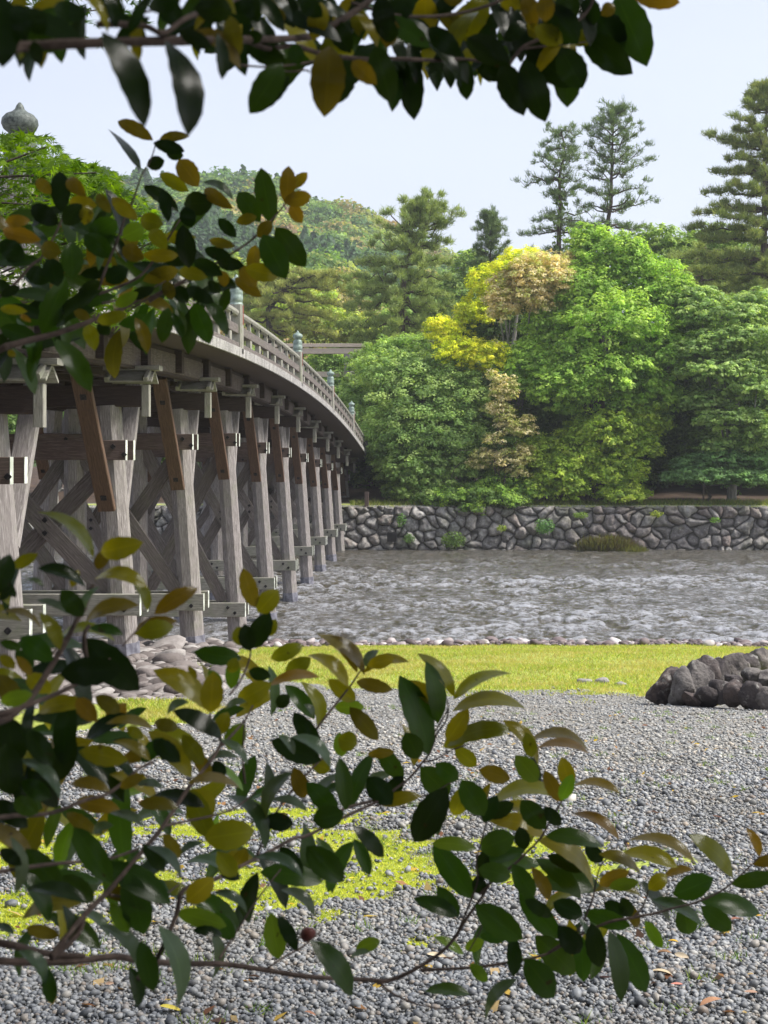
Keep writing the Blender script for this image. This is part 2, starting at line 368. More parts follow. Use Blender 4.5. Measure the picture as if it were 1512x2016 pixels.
a=N('boulder_stone'); o=a.coord(); idc=a.n('Attribute',attribute_name='cell').outputs['Fac']
n1=a.noise(o,6,6,.72); n2=a.noise(o,22,5,.7)
base=a.ramp(idc,[(0,(.045,.038,.038)),(.4,(.085,.073,.07)),(.7,(.11,.082,.072)),(1,(.17,.16,.15))])
base=a.mix(a.ramp(n1,[(.38,.8),(.54,0)]),base,(.04,.034,.036))
base=a.mix(a.ramp(a.noise(o,4.3,5,.75),[(.56,0),(.66,.8)]),base,(.36,.35,.32))
M['boulder']=a.done(a.pbsdf(base,.85,a.bump(a.math('ADD',n1,a.math('MULTIPLY',n2,.5)),1.,.05)))
def stone_wall_sheet(p0,p1,z0,z1,scale,seed,step=.05,depth=.34,lean=.35,asp=1.15,inward=(0,1,0)):
    p0=np.array(p0,float); p1=np.array(p1,float); L=np.linalg.norm(p1-p0); d=(p1-p0)/L
    H=z1-z0; nu=int(L/step); nv=int((H+.9)/step)
    U,W=np.meshgrid(np.linspace(0,L,nu),np.linspace(0,H+.9,nv))
    Uw=U+(fbm(U*.28,W*.5,seed=seed+9,oct=2)-.5)*1.2+(fbm(U*1.1,W*1.1,seed=seed+5)-.5)*.5; Ww=W+(fbm(U*1.1,W*1.1,seed=seed+6)-.5)*.4
    d1,d2,c=voro(Uw,Ww,scale,seed,jit=1.05,asp=asp)
    e=np.clip((d2-d1),0,1); h=1-np.exp(-e*5.0)
    bulge=h*depth*(.7+.6*c)+(fbm(U*3.2,W*3.2,seed=seed+1,oct=5)-.5)*.26*h+(c-.5)*.12
    inn=np.array(inward,float)
    top=np.clip(W-H,0,None); Wc=np.minimum(W,H)
    P_=p0[None,None,:]+d[None,None,:]*U[...,None]+np.array([0,0,1.])*(z0+Wc)[...,None]
    P_=P_+inn*(lean*Wc/H)[...,None]+inn*(top)[...,None]
    nrm=-inn*1.0
    up=sstep(0,.12,top)
    P_=P_+nrm*(bulge*(1-up))[...,None]+np.array([0,0,1.])*((bulge*.3-.1-sstep(.4,.9,top)*.35)*up)[...,None]
    P_[...,2]+=(1-up)*sstep(H-.25,H,Wc)*(c-.5)*.2
    ny_,nx_=U.shape; idx=np.arange(ny_*nx_).reshape(ny_,nx_)
    Q=np.stack([idx[:-1,:-1],idx[:-1,1:],idx[1:,1:],idx[1:,:-1]],-1).reshape(-1,4)
    return quads('w',P_.reshape(-1,3),Q,{'cell':c.ravel(),'joint':((1-sstep(.03,.12,e))*.8).ravel()},True)
me=stone_wall_sheet((-62,87.15,0),(48,87.15,0),-.6,2.72,.78,31)
ww=link('stone_wall',me,M['stone']); tag(ww,'long rough stone retaining wall along the far bank of the river','retaining wall')

def rock_mesh(seed,n=3,sx=1,sy=1,sz=1,amp=.35,flat=.6):
    import bmesh
    bm=bmesh.new(); bmesh.ops.create_icosphere(bm,subdivisions=n,radius=1.)
    Vv=np.array([v.co[:] for v in bm.verts]); Ff=np.array([[v.index for v in f.verts] for f in bm.faces]); bm.free()
    rs=np.random.RandomState(seed)
    for k in range(9):      # chop facets
        d=rs.normal(size=3); d/=np.linalg.norm(d); t=rs.uniform(flat,.9); p=Vv@d; Vv=Vv-np.outer(np.clip(p-t,0,None)*.9,d)
    q=Vv*1.3+seed*3.7
    Vv=Vv*(1+amp*(fbm(q[:,0],q[:,1],q[:,2],oct=3,seed=seed)-.5))[:,None]
    if n>3:
        q=Vv*4+seed; Vv=Vv*(1-.16*abs(fbm(q[:,0]*.6,q[:,1]*.6,q[:,2]*.6,oct=3,seed=seed+7)-.5)[:,None]*2+.05)
        Vv=Vv*(1+.16*(fbm(q[:,0],q[:,1],q[:,2],oct=3,seed=seed+2)-.5))[:,None]
    return Vv*np.array([sx,sy,sz]),Ff
# low boulder wall at the right of the lawn: rows of big stones, corner nearest the camera
RB=[]
rnd=random.Random(5)
def add_rock(px,py,yy,wpx,hpx,seed,cell=None,dep=None):
    c=P(px,py+2,yy); rx_=wpx*yy/F/2; rz_=hpx*yy/F/2
    Vv,Ff=rock_mesh(seed,4,rx_*1.12,(dep or rx_*1.05),rz_*1.14,.5,.46)
    th=rnd.uniform(-.25,.25); R=np.array([[math.cos(th),0,math.sin(th)],[0,1,0],[-math.sin(th),0,math.cos(th)]])
    RB.append((Vv@R.T+c,Ff,cell if cell is not None else rnd.random()))
for k,(px,py,yy,wp,hp) in enumerate([(1312,1352,17.6,84,66),(1345,1352,17.3,60,74),(1372,1335,18.0,60,64),(1392,1325,18.2,50,66),
    (1364,1374,17.0,44,30),(1392,1366,16.9,46,44),(1425,1362,16.9,56,56),(1452,1368,16.7,52,54),(1482,1372,16.6,48,56),(1512,1372,16.6,54,50),(1550,1378,16.5,60,50),(1600,1384,16.4,70,56),
    (1418,1318,18.8,46,50),(1446,1312,19.4,52,50),(1470,1306,19.9,46,46),(1496,1302,20.4,50,48),(1520,1300,20.8,48,46),(1556,1300,21,60,44),
    (1482,1335,17.8,46,40),(1508,1336,17.6,44,44),(1446,1340,17.8,40,34),(1540,1340,17.4,50,50),(1590,1345,17.2,60,60),
    (1412,1305,20.5,34,22),(1455,1292,22.5,40,20),(1490,1288,23.,44,20),(1524,1286,23.2,44,22)]):
    add_rock(px,py,yy,wp,hp,100+k)
def join_rocks(lst):
    vs=[];fs=[];cs=[];o_=0
    for Vv,Ff,c in lst: vs.append(Vv); fs.append(Ff+o_); cs.append(np.full(len(Vv),c)); o_+=len(Vv)
    return quads('r',np.concatenate(vs),np.concatenate(fs),{'cell':np.concatenate(cs),'joint':np.zeros(o_)},True)
bw=link('boulder_wall',join_rocks(RB),M['boulder']); tag(bw,'low wall of dark heaped boulders at the right end of the lawn','boulder wall')
# flat stones sunk in the lawn and others lying about
for k,(px,py,yy,wp,hp,lab) in enumerate([(1150,1337,22,32,15,'flat grey stone sunk in the lawn, leftmost of the row of three'),(1188,1335,22,34,18,'flat grey stone sunk in the lawn, middle of the row of three'),
    (1222,1339,21.6,28,16,'flat grey stone sunk in the lawn, rightmost of the row of three'),(1089,1357,20.6,11,10,'small dark stone alone at the front edge of the lawn'),
    (1322,1320,20,17,11,'small stone on the lawn just behind the boulder wall corner')]):
    c=P(px,py,yy); Vv,Ff=rock_mesh(200+k,3,wp*yy/F/2,wp*yy/F/2*.8,hp*yy/F/2)
    c[2]=float(ground_z(c[0],yy))+hp*yy/F*.12
    o_=link('stone',join_rocks([(Vv,Ff,.55)]),M['stone'],None,Vector(c)); tag(o_,lab,'stone','loose stones on the lawn' if k<3 else None)

def scatter_rocks(name,xy,size,seed,mat,cells=None,sub=1,nvar=14,squash=.6,emb=.25,zoff=0.,attr='cell'):
    rs=np.random.RandomState(seed); xy=np.asarray(xy); n=len(xy)
    zz=ground_z(xy[:,0],xy[:,1]); var=[rock_mesh(seed*50+k,sub,1,1,1,.35,.62) for k in range(nvar)]
    vs=[];fs=[];cs=[];o_=0; pick=rs.randint(0,nvar,n)
    cells=rs.rand(n) if cells is None else cells
    for k in range(nvar):
        ii=np.where(pick==k)[0]
        if len(ii)==0: continue
        Vv,Ff=var[k]; s_=size[ii]; th=rs.rand(len(ii))*2*PI; e=rs.uniform(.65,1,len(ii)); q=rs.uniform(.75,1.2,len(ii))*squash
        x=Vv[None,:,0]*s_[:,None]; y=Vv[None,:,1]*(s_*e)[:,None]; z=Vv[None,:,2]*(s_*q)[:,None]
        tx=rs.uniform(-.4,.4,len(ii))[:,None]; z2=z+x*tx
        c_,s2=np.cos(th)[:,None],np.sin(th)[:,None]
        W_=np.stack([x*c_-y*s2+xy[ii,0][:,None],x*s2+y*c_+xy[ii,1][:,None],z2+(zz[ii]+s_*(q-emb)+zoff)[:,None]],-1)
        nv=len(Vv); vs.append(W_.reshape(-1,3)); fs.append((Ff[None]+(np.arange(len(ii))*nv)[:,None,None]+o_).reshape(-1,3))
        cs.append(np.repeat(cells[ii],nv)); o_+=nv*len(ii)
    me=quads(name,np.concatenate(vs),np.concatenate(fs),{attr:np.concatenate(cs),'joint':np.zeros(o_)},True)
    return link(name,me,mat)
rs=np.random.RandomState(3)
def in_view(n,y0,y1,px0=-60,px1=1570,p=1.):
    y=y0+(y1-y0)*rs.rand(n)**p; px=px0+(px1-px0)*rs.rand(n)
    return np.stack([(px-VX)*y/F,y],-1)
# real pebbles on the near gravel, canopy shade painted into their darker colour
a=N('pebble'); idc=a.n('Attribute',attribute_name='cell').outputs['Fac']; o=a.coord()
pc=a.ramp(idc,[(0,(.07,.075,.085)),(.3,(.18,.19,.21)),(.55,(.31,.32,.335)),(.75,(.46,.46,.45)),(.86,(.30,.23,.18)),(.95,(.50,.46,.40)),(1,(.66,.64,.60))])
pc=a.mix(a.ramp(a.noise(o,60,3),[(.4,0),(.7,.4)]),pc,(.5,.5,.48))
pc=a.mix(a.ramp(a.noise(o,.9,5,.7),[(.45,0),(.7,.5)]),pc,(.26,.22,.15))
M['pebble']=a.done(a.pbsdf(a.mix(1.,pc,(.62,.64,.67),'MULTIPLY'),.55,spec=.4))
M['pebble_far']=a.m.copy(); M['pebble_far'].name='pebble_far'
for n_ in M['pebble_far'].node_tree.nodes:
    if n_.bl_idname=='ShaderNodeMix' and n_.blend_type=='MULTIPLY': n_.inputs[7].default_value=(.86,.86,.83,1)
def yrand(n,y0,y1,k):       # density falling with distance
    u=rs.rand(n); return (y0**(1-k)+u*(y1**(1-k)-y0**(1-k)))**(1/(1-k))
n=135000; yy=yrand(n,3.1,12.,1.5); px=rs.uniform(-60,1570,n); xy=np.stack([(px-VX)*yy/F,yy],-1)
ms=samp(moss,xy[:,0],xy[:,1]); keep=(rs.rand(n)>ms*.93)&(rs.rand(n)>sstep(6.5,12.,yy)); xy=xy[keep]; yy=yy[keep]
size=rs.lognormal(math.log(.0070),.36,len(xy))*np.interp(yy,[3,9.5],[.95,1.5])
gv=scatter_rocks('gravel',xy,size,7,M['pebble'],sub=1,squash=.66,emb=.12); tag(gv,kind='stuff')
n=46000; yy=yrand(n,6.,20.5,1.2); px=rs.uniform(-60,1570,n); xy=np.stack([(px-VX)*yy/F,yy],-1)
keep=(samp(grass,xy[:,0],xy[:,1])<.5)&(samp(rock,xy[:,0],xy[:,1])<.5)&~((xy[:,0]>2.9)&(yy>16.8))&(rs.rand(n)<sstep(6.,11.,yy)+.1)&(rs.rand(n)>samp(moss,xy[:,0],xy[:,1])); xy=xy[keep]; yy=yy[keep]
size=rs.lognormal(math.log(.0125),.38,len(xy))*np.interp(yy,[6,11],[.8,1.])
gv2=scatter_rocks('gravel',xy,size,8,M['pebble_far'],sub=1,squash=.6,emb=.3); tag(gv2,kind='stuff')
# cobbles at the water's edge
n=9000; xy=in_view(n,35.2,41.5,480,1570); keep=xy[:,0]<40
size=rs.lognormal(math.log(.075),.4,len(xy))
a=N('river_cobble'); idc=a.n('Attribute',attribute_name='cell').outputs['Fac']
M['cobble']=a.done(a.pbsdf(a.ramp(idc,[(0,(.06,.045,.047)),(.45,(.15,.115,.115)),(.8,(.24,.20,.195)),(.97,(.5,.46,.45))]),.6))
cb=scatter_rocks('river_cobbles',xy,size,9,M['cobble'],sub=2,squash=.55); tag(cb,kind='stuff')
# rocky strip under the bridge
n=4200; yb=rs.uniform(17,42,n); xb=rs.uniform(-13,-3.2,n); xy=np.stack([xb,yb],-1)
keep=(samp(rock,xb,yb)>.5); xy=xy[keep]; size=rs.lognormal(math.log(.13),.42,len(xy))
a=N('bank_rock'); idc=a.n('Attribute',attribute_name='cell').outputs['Fac']; n1=a.noise(a.coord(),5,5,.7)
c=a.ramp(idc,[(0,(.09,.075,.07)),(.5,(.21,.185,.175)),(1,(.40,.38,.36))]); c=a.mix(a.ramp(n1,[(.4,0),(.65,.6)]),c,(.12,.10,.09))
M['bankrock']=a.done(a.pbsdf(c,.85,a.bump(n1,.7,.04)))
br=scatter_rocks('bank_rocks',xy,size,10,M['bankrock'],sub=2,squash=.38); tag(br,kind='stuff')

# ------------------------------------------------------------------ grass and moss blades
def blades(name,xy,h,w_,seed,cols,lean=.6,mat='leaf_far',dryness=0.):
    r_=np.random.RandomState(seed); n=len(xy); z=ground_z(xy[:,0],xy[:,1])-.004
    th=r_.rand(n)*2*PI; b=np.stack([xy[:,0],xy[:,1],z],-1); hh=h*r_.uniform(.5,1.3,n)
    wd=np.stack([np.cos(th),np.sin(th),np.zeros(n)],-1)*(w_*r_.uniform(.7,1.3,n))[:,None]
    l=np.stack([r_.normal(0,lean,n)*hh,r_.normal(0,lean,n)*hh,hh],-1)
    V_=np.stack([b-wd,b+wd,b+l],1).reshape(-1,3); Q_=np.arange(3*n).reshape(n,3)
    cols=np.array(cols); c=cols[r_.randint(0,len(cols),n)]*r_.uniform(.75,1.25,(n,1))
    dry=sstep(.5,.68,fbm(xy[:,0]*.8,xy[:,1]*.8,seed=88,oct=4))[:,None]*dryness; c=c*(1-dry)+np.array([[.42,.37,.17]])*dry
    return link(name,quads(name,V_,Q_,{'col':np.repeat(c,3,0)}),M[mat])
GC=[(.23,.34,.06),(.29,.39,.07),(.38,.42,.085),(.20,.26,.05),(.42,.40,.15),(.33,.30,.13)]
xy=in_view(170000,14,36,200,1560); m_=samp(grass,xy[:,0],xy[:,1]); xy=xy[m_>.15+.7*rs.rand(len(xy))]
gr=blades('lawn_grass',xy,.055,.009,1,GC,dryness=.6); tag(gr,kind='stuff')
xy=in_view(260000,3.6,9,-60,1200,1.); m_=samp(moss,xy[:,0],xy[:,1]); xy=xy[(m_>.35+.5*rs.rand(len(xy)))]
gr=blades('moss',xy,.014,.0035,2,[(.34,.41,.05),(.44,.49,.06),(.54,.56,.09),(.24,.31,.04)],1.0); tag(gr,kind='stuff')
# thin scattered weeds in the gravel
cc=in_view(240,3.6,16); xy=np.concatenate([c_+rs.normal(0,.03,(26,2)) for c_ in cc]); xy=xy[xy[:,1]>3.2]
gr=blades('weeds',xy,.035,.003,3,[(.10,.2,.04),(.2,.28,.06)],.7); tag(gr,kind='stuff')

# dry scraps of leaf scattered over the gravel
n=420; xy=in_view(n,3.4,15.,-60,1570,1.2); r_=np.random.RandomState(55); z=ground_z(xy[:,0],xy[:,1])+.012
C_=np.stack([xy[:,0],xy[:,1],z],-1); Nn=r_.normal(0,.35,(n,3))+[0,0,1]; Nn/=np.linalg.norm(Nn,axis=1,keepdims=True)
S_=r_.uniform(.012,.038,n); t_=r_.normal(size=(n,3)); t_-=Nn*(t_*Nn).sum(1,keepdims=True); t_/=np.linalg.norm(t_,axis=1,keepdims=True); b_=np.cross(Nn,t_)
V_=np.stack([C_-t_*S_[:,None],C_+b_*(S_*.45)[:,None]+Nn*.004,C_+t_*S_[:,None],C_-b_*(S_*.45)[:,None]+Nn*.004],1).reshape(-1,3)
lc=np.array([(.30,.17,.09),(.16,.08,.05),(.45,.35,.2),(.08,.05,.04),(.5,.36,.08)])[r_.randint(0,5,n)]
lt=link('leaf_litter',quads('leaf_litter',V_,np.arange(4*n).reshape(n,4),{'col':np.repeat(lc,4,0)}),M['leaf_far']); tag(lt,kind='stuff')
# ------------------------------------------------------------------ the wooden bridge
bridge=empty('wooden_bridge',(-9.4,50,0)); tag(bridge,'long arched wooden bridge on timber piers crossing the river to the far bank','bridge')
DK=np.array([(-2,1.0),(8,1.5),(17.4,1.92),(23.1,2.17),(29.1,2.40),(35.8,2.60),(41.2,2.60),(48.1,2.54),(54.9,2.27),(62,1.95),(70.3,1.60),(78,1.17),(84.9,.69),(90,.28),(95,-.2),(101,-.85)])
# smooth the measured deck line with a quartic
pk=np.polyfit(DK[1:,0],DK[1:,1],4)
def dk(y): return EYE+float(np.polyval(pk,y))
XD=-5.15; XF=-13.65      # near and far deck edge
def curve_boards(name,x0,x1,dz0,dz1,mat,parent,y0=-2.,y1=101,step=1.8,gap=0.):
    m=MB(); y=y0
    while y<y1:
        a_=Vector(((x0+x1)/2,y,dk(y)+(dz0+dz1)/2)); b_=Vector(((x0+x1)/2,y+step-gap,dk(y+step)+(dz0+dz1)/2))
        m.beam(a_,b_,abs(x1-x0),dz1-dz0,side=(1,0,0),bevel=.008); y+=step
    return m.build(name,mat,parent)
# deck planks laid across (their ends make the streaked edge)
m=MB(); y=-2.
while y<101:
    wd=.30; x0=XD+random.Random(int(y*100)).uniform(-.012,.012)
    m.beam((x0,y+wd/2,dk(y+wd/2)+.19),(XF,y+wd/2,dk(y+wd/2)+.19),wd-.006,.12,side=(0,1,(dk(y+wd)-dk(y))/wd),bevel=.004); y+=wd
deck=m.build('deck',M['wood_edge'],bridge)
m=MB(); y=-2.
while y<101:
    wd=.34
    for x0,x1 in ((XD-.04,XF+.04),):
        m.beam((x0,y+wd/2,dk(y+wd/2)+.065),(x1,y+wd/2,dk(y+wd/2)+.065),wd-.012,.13,side=(0,1,(dk(y+wd)-dk(y))/wd),bevel=.004)
    y+=wd
m.build('under_planking',M['wood_plank'],deck)
curve_boards('edge_board',XD-.01,XD+.05,.0,.235,M['wood_edge'],deck)
curve_boards('edge_board',XF-.05,XF+.01,.0,.235,M['wood_edge'],deck)
for x in (-6.35,-7.9,-9.4,-10.9,-12.45):
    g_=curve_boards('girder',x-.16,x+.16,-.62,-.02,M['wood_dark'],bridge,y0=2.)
zc={}   # cap beam top, upper tie top, lower tie top for each pier, measured against eye height
PIER=[(13.1,.55,-.55,-1.9),(20.4,1.04,-.02,-2.26),(27.7,1.41,.31,-2.77),(35.,1.59,.55,-3.5),(42.3,1.79,.69,-4.52),(49.6,1.77,.48,-4.4),(56.9,1.60,.33,-4.33),(64.2,1.24,.10,-4.25),(71.5,.84,-.19,-4.23),(78.8,.47,-.45,-4.25),(86.1,-.02,-.75,-4.3),(93.4,-.55,-1.3,-3.6)]
def col_x(side,top,h0,h1,h):      # battered column: centre x at height h
    xt,xb=(top); return xt+(xb-xt)*(h0-h)/(h0-h1)
for pi,(y,cap,ut,lt) in enumerate(PIER):
    zt=EYE+cap
    m=MB(); m.box(-12.95,-6.0,y-.17,y+.17,zt-.42,zt)
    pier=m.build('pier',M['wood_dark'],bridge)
    # columns
    bed=min(float(ground_z(-6.3,y))-.3, 5)
    if y>87: bed=1.5
    for xt,xb,nm in ((-6.78,-6.22,1),(-9.4,-9.4,0),(-12.02,-12.58,-1)):
        m=MB(); zb=bed; ztop=zt-.4
        fr=(ztop-zb)/8.5; xbb=xt+(xb-xt)*max(fr,.6)
        m.tube([(xt,y,ztop),(xbb,y,zb)],[.27,.31],8,sm=False)
        c_=m.build('column',M['wood_grey'],pier)
        # collar near the foot
        if 24<y<84:
            if y<40: zf=float(ground_z(xbb,y))+.04; hh=.26
            else: zf=-.25; hh=.55
            t=(ztop-zf)/(ztop-zb); xc=xt+(xbb-xt)*t; t2=(ztop-zf-hh)/(ztop-zb); xc2=xt+(xbb-xt)*t2
            m=MB(); m.tube([(xc,y,zf),(xc2,y,zf+hh)],.328,8,sm=False); m.build('foot_collar',M['collar'],pier)
    # ties: paired boards either side of the columns
    for zt_,x0,x1,th,wm in ((EYE+ut,-12.5,-6.33,.40,'wood_mid'),(EYE+lt,-12.75,-6.05,.43,'wood_low')):
        for s in (-1,1):
            m=MB(); m.box(x0,x1,y+s*.345-.07,y+s*.345+.07,zt_-th,zt_)
            tb=m.build('tie_beam',M[wm],pier)
            for xe in (x0-.008,x1+.008): m=MB(); m.box(xe-.006,xe+.006,y+s*.345-.072,y+s*.345+.072,zt_-th-.002,zt_+.002); m.build('beam_end_plate',M['end'],pier)
        for xc in (-6.45,-9.4,-12.35):
            for dx,dz in ((-.12,.07),(.10,-.09)):
                zz_=zt_-th/2+dz
                m=MB(); m.beam((xc+dx,y-.45,zz_),(xc+dx,y-.41,zz_),.085,.085,side=(1,0,1),bevel=.01); m.build('bolt_head',M['iron'],pier)
    # crossed braces in each bay
    za=EYE+ut-.42; zb_=EYE+lt+.02
    for xa,xb in ((-6.75,-9.25),(-9.55,-12.1)):
        for s,(q0,q1) in ((-1,(xa,xb)),(1,(xb,xa))):
            m=MB(); m.beam((q0,y+s*.13,zb_),(q1,y+s*.13,za),.36,.11,side=(0,0,1))
            m.build('cross_brace',M['wood_brace'],pier)
        xm=(xa+xb)/2; zm=(za+zb_)/2
        for dx,dz in ((0,.13),(0,-.13)): m=MB(); m.beam((xm+dx,y-.21,zm+dz),(xm+dx,y-.185,zm+dz),.09,.09,side=(1,0,1),bevel=.01); m.build('bolt_head',M['iron'],pier)
    # raking struts along the bridge, toward and away from the camera
    for sx in (1,-1):
        cx=-9.4+sx*2.62; cxb=-9.4+sx*2.60
        for s in (-1,1):
            zl=EYE+ut-1.38 ; zh=min(zt+.30, dk(y+s*2.3)-.62)
            m=MB(); m.beam((cxb+sx*.14,y+s*.55,zl),(cx+sx*.02,y+s*2.35,zh),.34,.15,side=(1,0,0),bevel=.015)
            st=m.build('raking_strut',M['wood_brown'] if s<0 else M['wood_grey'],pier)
            if s<0:
                for f_ in (.10,.80):
                    m=MB()
                    pp=Vector((cxb+sx*.14,y+s*.55,zl)).lerp(Vector((cx+sx*.02,y+s*2.35,zh)),f_)
                    dirv=(Vector((cx,y+s*2.35,zh))-Vector((cxb,y+s*.55,zl))).normalized(); nn_=dirv.cross(Vector((1,0,0))).normalized()
                    if nn_.y>0: nn_=-nn_
                    m.beam(pp+nn_*.06,pp+nn_*.082,.12,.12,side=(1,0,0),bevel=.008)
                    m.build('bolt_recess',M['iron'],pier)
    # hanging post at the beam end
    for sx,xe in ((1,-5.98),(-1,-12.82)):
        m=MB(); m.beam((xe,y-.10,zt+.02),(xe,y-.10,zt-.62),.16,.16,side=(1,0,0))
        m.build('hanging_post',M['wood_pale'],pier)
        # small gabled cover over the beam end, ridge across the bridge
        x0,x1=(xe-.78*sx, xe+.16*sx); lo,hi=min(x0,x1),max(x0,x1)
        m=MB(); rz_=zt+.31
        m.box(lo-.08,hi+.12*sx if sx>0 else hi+.08,y-.17,y+.17,rz_,rz_+.10)               # ridge plank
        for s in (-1,1):
            m.beam(((lo+hi)/2-.47,y+s*.04,rz_-.045),((lo+hi)/2-.47,y+s*.04,rz_-.045) if False else (hi,y+s*.17,rz_-.135),.34,.05,side=(0,s*.26,-.17)) if False else None
            a_=Vector((lo,y+s*.175,rz_-.12)); b_=Vector((hi,y+s*.175,rz_-.12))
            m.beam(a_,b_,.40,.05,side=(0,s*.30,-.22))
        rf=m.build('beam_cover',M['wood_pale'],pier)
        for xb_ in (lo+.06,hi-.10):
            for s in (-1,1):
                m=MB(); m.beam((xb_,y+s*.05,rz_+.0),(xb_,y+s*.44,rz_-.20),.09,.10,side=(1,0,0)); m.build('cover_batten',M['wood_pale'],pier)
# joist ends between the girders and the deck, two to a bay
y=6.2
while y<99:
    m=MB(); zj=dk(y); m.box(-12.75,-6.02,y-.15,y+.15,zj-.55,zj-.03); m.build('cross_joist',M['wood_dark'],bridge); y+=3.65
# pale boarded panel between joists, on the face of the outer girder
curve_boards('girder_face',-6.19,-6.165,-.56,-.12,M['wood_gird'],bridge,y0=4)

# railings: newel posts with bronze caps, round handrail, mid rail and short balusters
def finial(m,c,s):
    m.lathe(c,[(.175*s,0),(.175*s,.04*s),(.16*s,.05*s),(.16*s,.09*s),(.172*s,.10*s),(.172*s,.24*s),(.162*s,.25*s),(.165*s,.29*s),(.165*s,.38*s),(.15*s,.43*s),(.11*s,.455*s),(.10*s,.47*s),
        (.115*s,.49*s),(.165*s,.53*s),(.185*s,.58*s),(.178*s,.63*s),(.14*s,.675*s),(.085*s,.70*s),(.05*s,.73*s),(.035*s,.77*s),(.012*s,.80*s),(0,.80*s)],22)
for x,nm in ((XD-.12,0),(XF+.12,1)):
    step=1.8; m=MB(); ry_=np.arange(17.,98,step)
    pts=[(x,y,dk(y)+1.14) for y in ry_]; m.tube(pts,.10,10)
    rail=m.build('railing',M['wood_low'],bridge)
    m=MB()
    for y in ry_: m.beam((x,y,dk(y)+.72),(x,y+step,dk(y+step)+.72),.16,.23,side=(1,0,0))
    m.build('middle_rail',M['wood_brace'],rail)
    m=MB()
    for y in ry_: m.beam((x,y,dk(y)+.31),(x,y+step,dk(y+step)+.31),.2,.13,side=(1,0,0))
    m.build('curb_beam',M['wood_brace'],rail)
    if nm==0:
        for k,y in enumerate(ry_):
            yy_=y+.5; m=MB(); m.beam((x,yy_,dk(yy_)+.37),(x,yy_,dk(yy_)+.64),.13,.30,side=(1,0,0)); m.build('baluster',M['wood_pale'],rail); m=MB(); m.beam((x,yy_,dk(yy_)+.8),(x,yy_,dk(yy_)+1.08),.10,.16,side=(1,0,0))
            m.build('rail_block',M['wood_pale'],rail)
            m=MB(); m.tube([(x+.1,yy_+.02,dk(yy_)+1.02),(x-.1,yy_+.02,dk(yy_)+1.02)],.018,6); m.tube([(x,yy_-.03,dk(yy_)+1.05),(x,yy_+.03,dk(yy_)+1.05)],.094,10); m.build('rail_strap',M['iron'],rail)
    for k,y in enumerate((17.05,35.0,49.9,64.6,79.6,94.3) if nm==0 else (35.,49.9,64.6,79.6)):
        m=MB(); s=1.22 if y<20 else 1.0
        hp=1.36 if y>20 else 1.47
        m.beam((x,y,dk(y)+.1),(x,y,dk(y)+hp),.34*s,.34*s,side=(1,0,0),bevel=.05)
        po=m.build('newel_post',M['wood_pale'] if y>20 else M['wood_grey'],bridge)
        m=MB(); finial(m,(x,y,dk(y)+hp-.02),s); m.build('finial',M['patina'] if y>20 else M['patina_grey'],po,merge=True)
        m=MB(); m.box(x+.17*s,x+.17*s+.012,y-.05,y+.05,dk(y)+.85,dk(y)+1.34); m.build('metal_strap',M['strap'],po)

# ------------------------------------------------------------------ torii gate beyond the far end
torii=empty('torii_gate',(-9.4,103,3)); tag(torii,'plain wooden torii gate standing beyond the far end of the bridge, half hidden by trees','torii gate')
m=MB(); yt=103.
zt=EYE+(HY-677)*yt/F
m.beam((-13.6,yt,zt-.13),(-5.55,yt,zt-.13),.26,.62,side=(0,0,1)); m.beam((-13.2,yt,zt-.55),(-6.0,yt,zt-.55),.42,.5,side=(0,0,1))
m.build('lintel',M['wood_torii'],torii)
m=MB(); m.beam((-12.9,yt,zt-2.3),(-6.2,yt,zt-2.3),.4,.3,side=(0,0,1)); m.build('tie_rail',M['wood_torii'],torii)
for x in (-12.0,-7.0):
    m=MB(); m.tube([(x,yt,zt-.75),(x-(x+9.5)*-.05,yt,3.2)],[.40,.46],16); m.build('gate_post',M['wood_grey'],torii)

# ------------------------------------------------------------------ small things on the far bank
post=MB(); pc_=P(722,1000,88.0); post.beam((pc_[0],88.0,2.5),(pc_[0],88.0,EYE+(HY-968)*88/F),.26,.26,side=(1,0,0))
po=post.build('wooden_post',M['wood_mid']); tag(po,'short square wooden post on top of the stone wall beside the bridge','post')
for px,y0_,y1_,lab in ((1110,925,988,'thin wooden stake upright under the big green tree, left of the pair'),(1385,940,985,'thin wooden stake upright under the layered tree at right')):
    p0=P(px,y1_+6,89.5); p1=P(px,y0_,89.5); m=MB(); m.tube([p0,p1],.07,6)
    tag(m.build('wooden_stake',M['wood_mid']),lab,'stake')
m=MB(); dc=P(772,1057,86.7); m.box(dc[0]-.3,dc[0]+.3,86.25,86.95,dc[2]-.28,dc[2]+.28); m.build('drain_hole',M['iron'],ww)
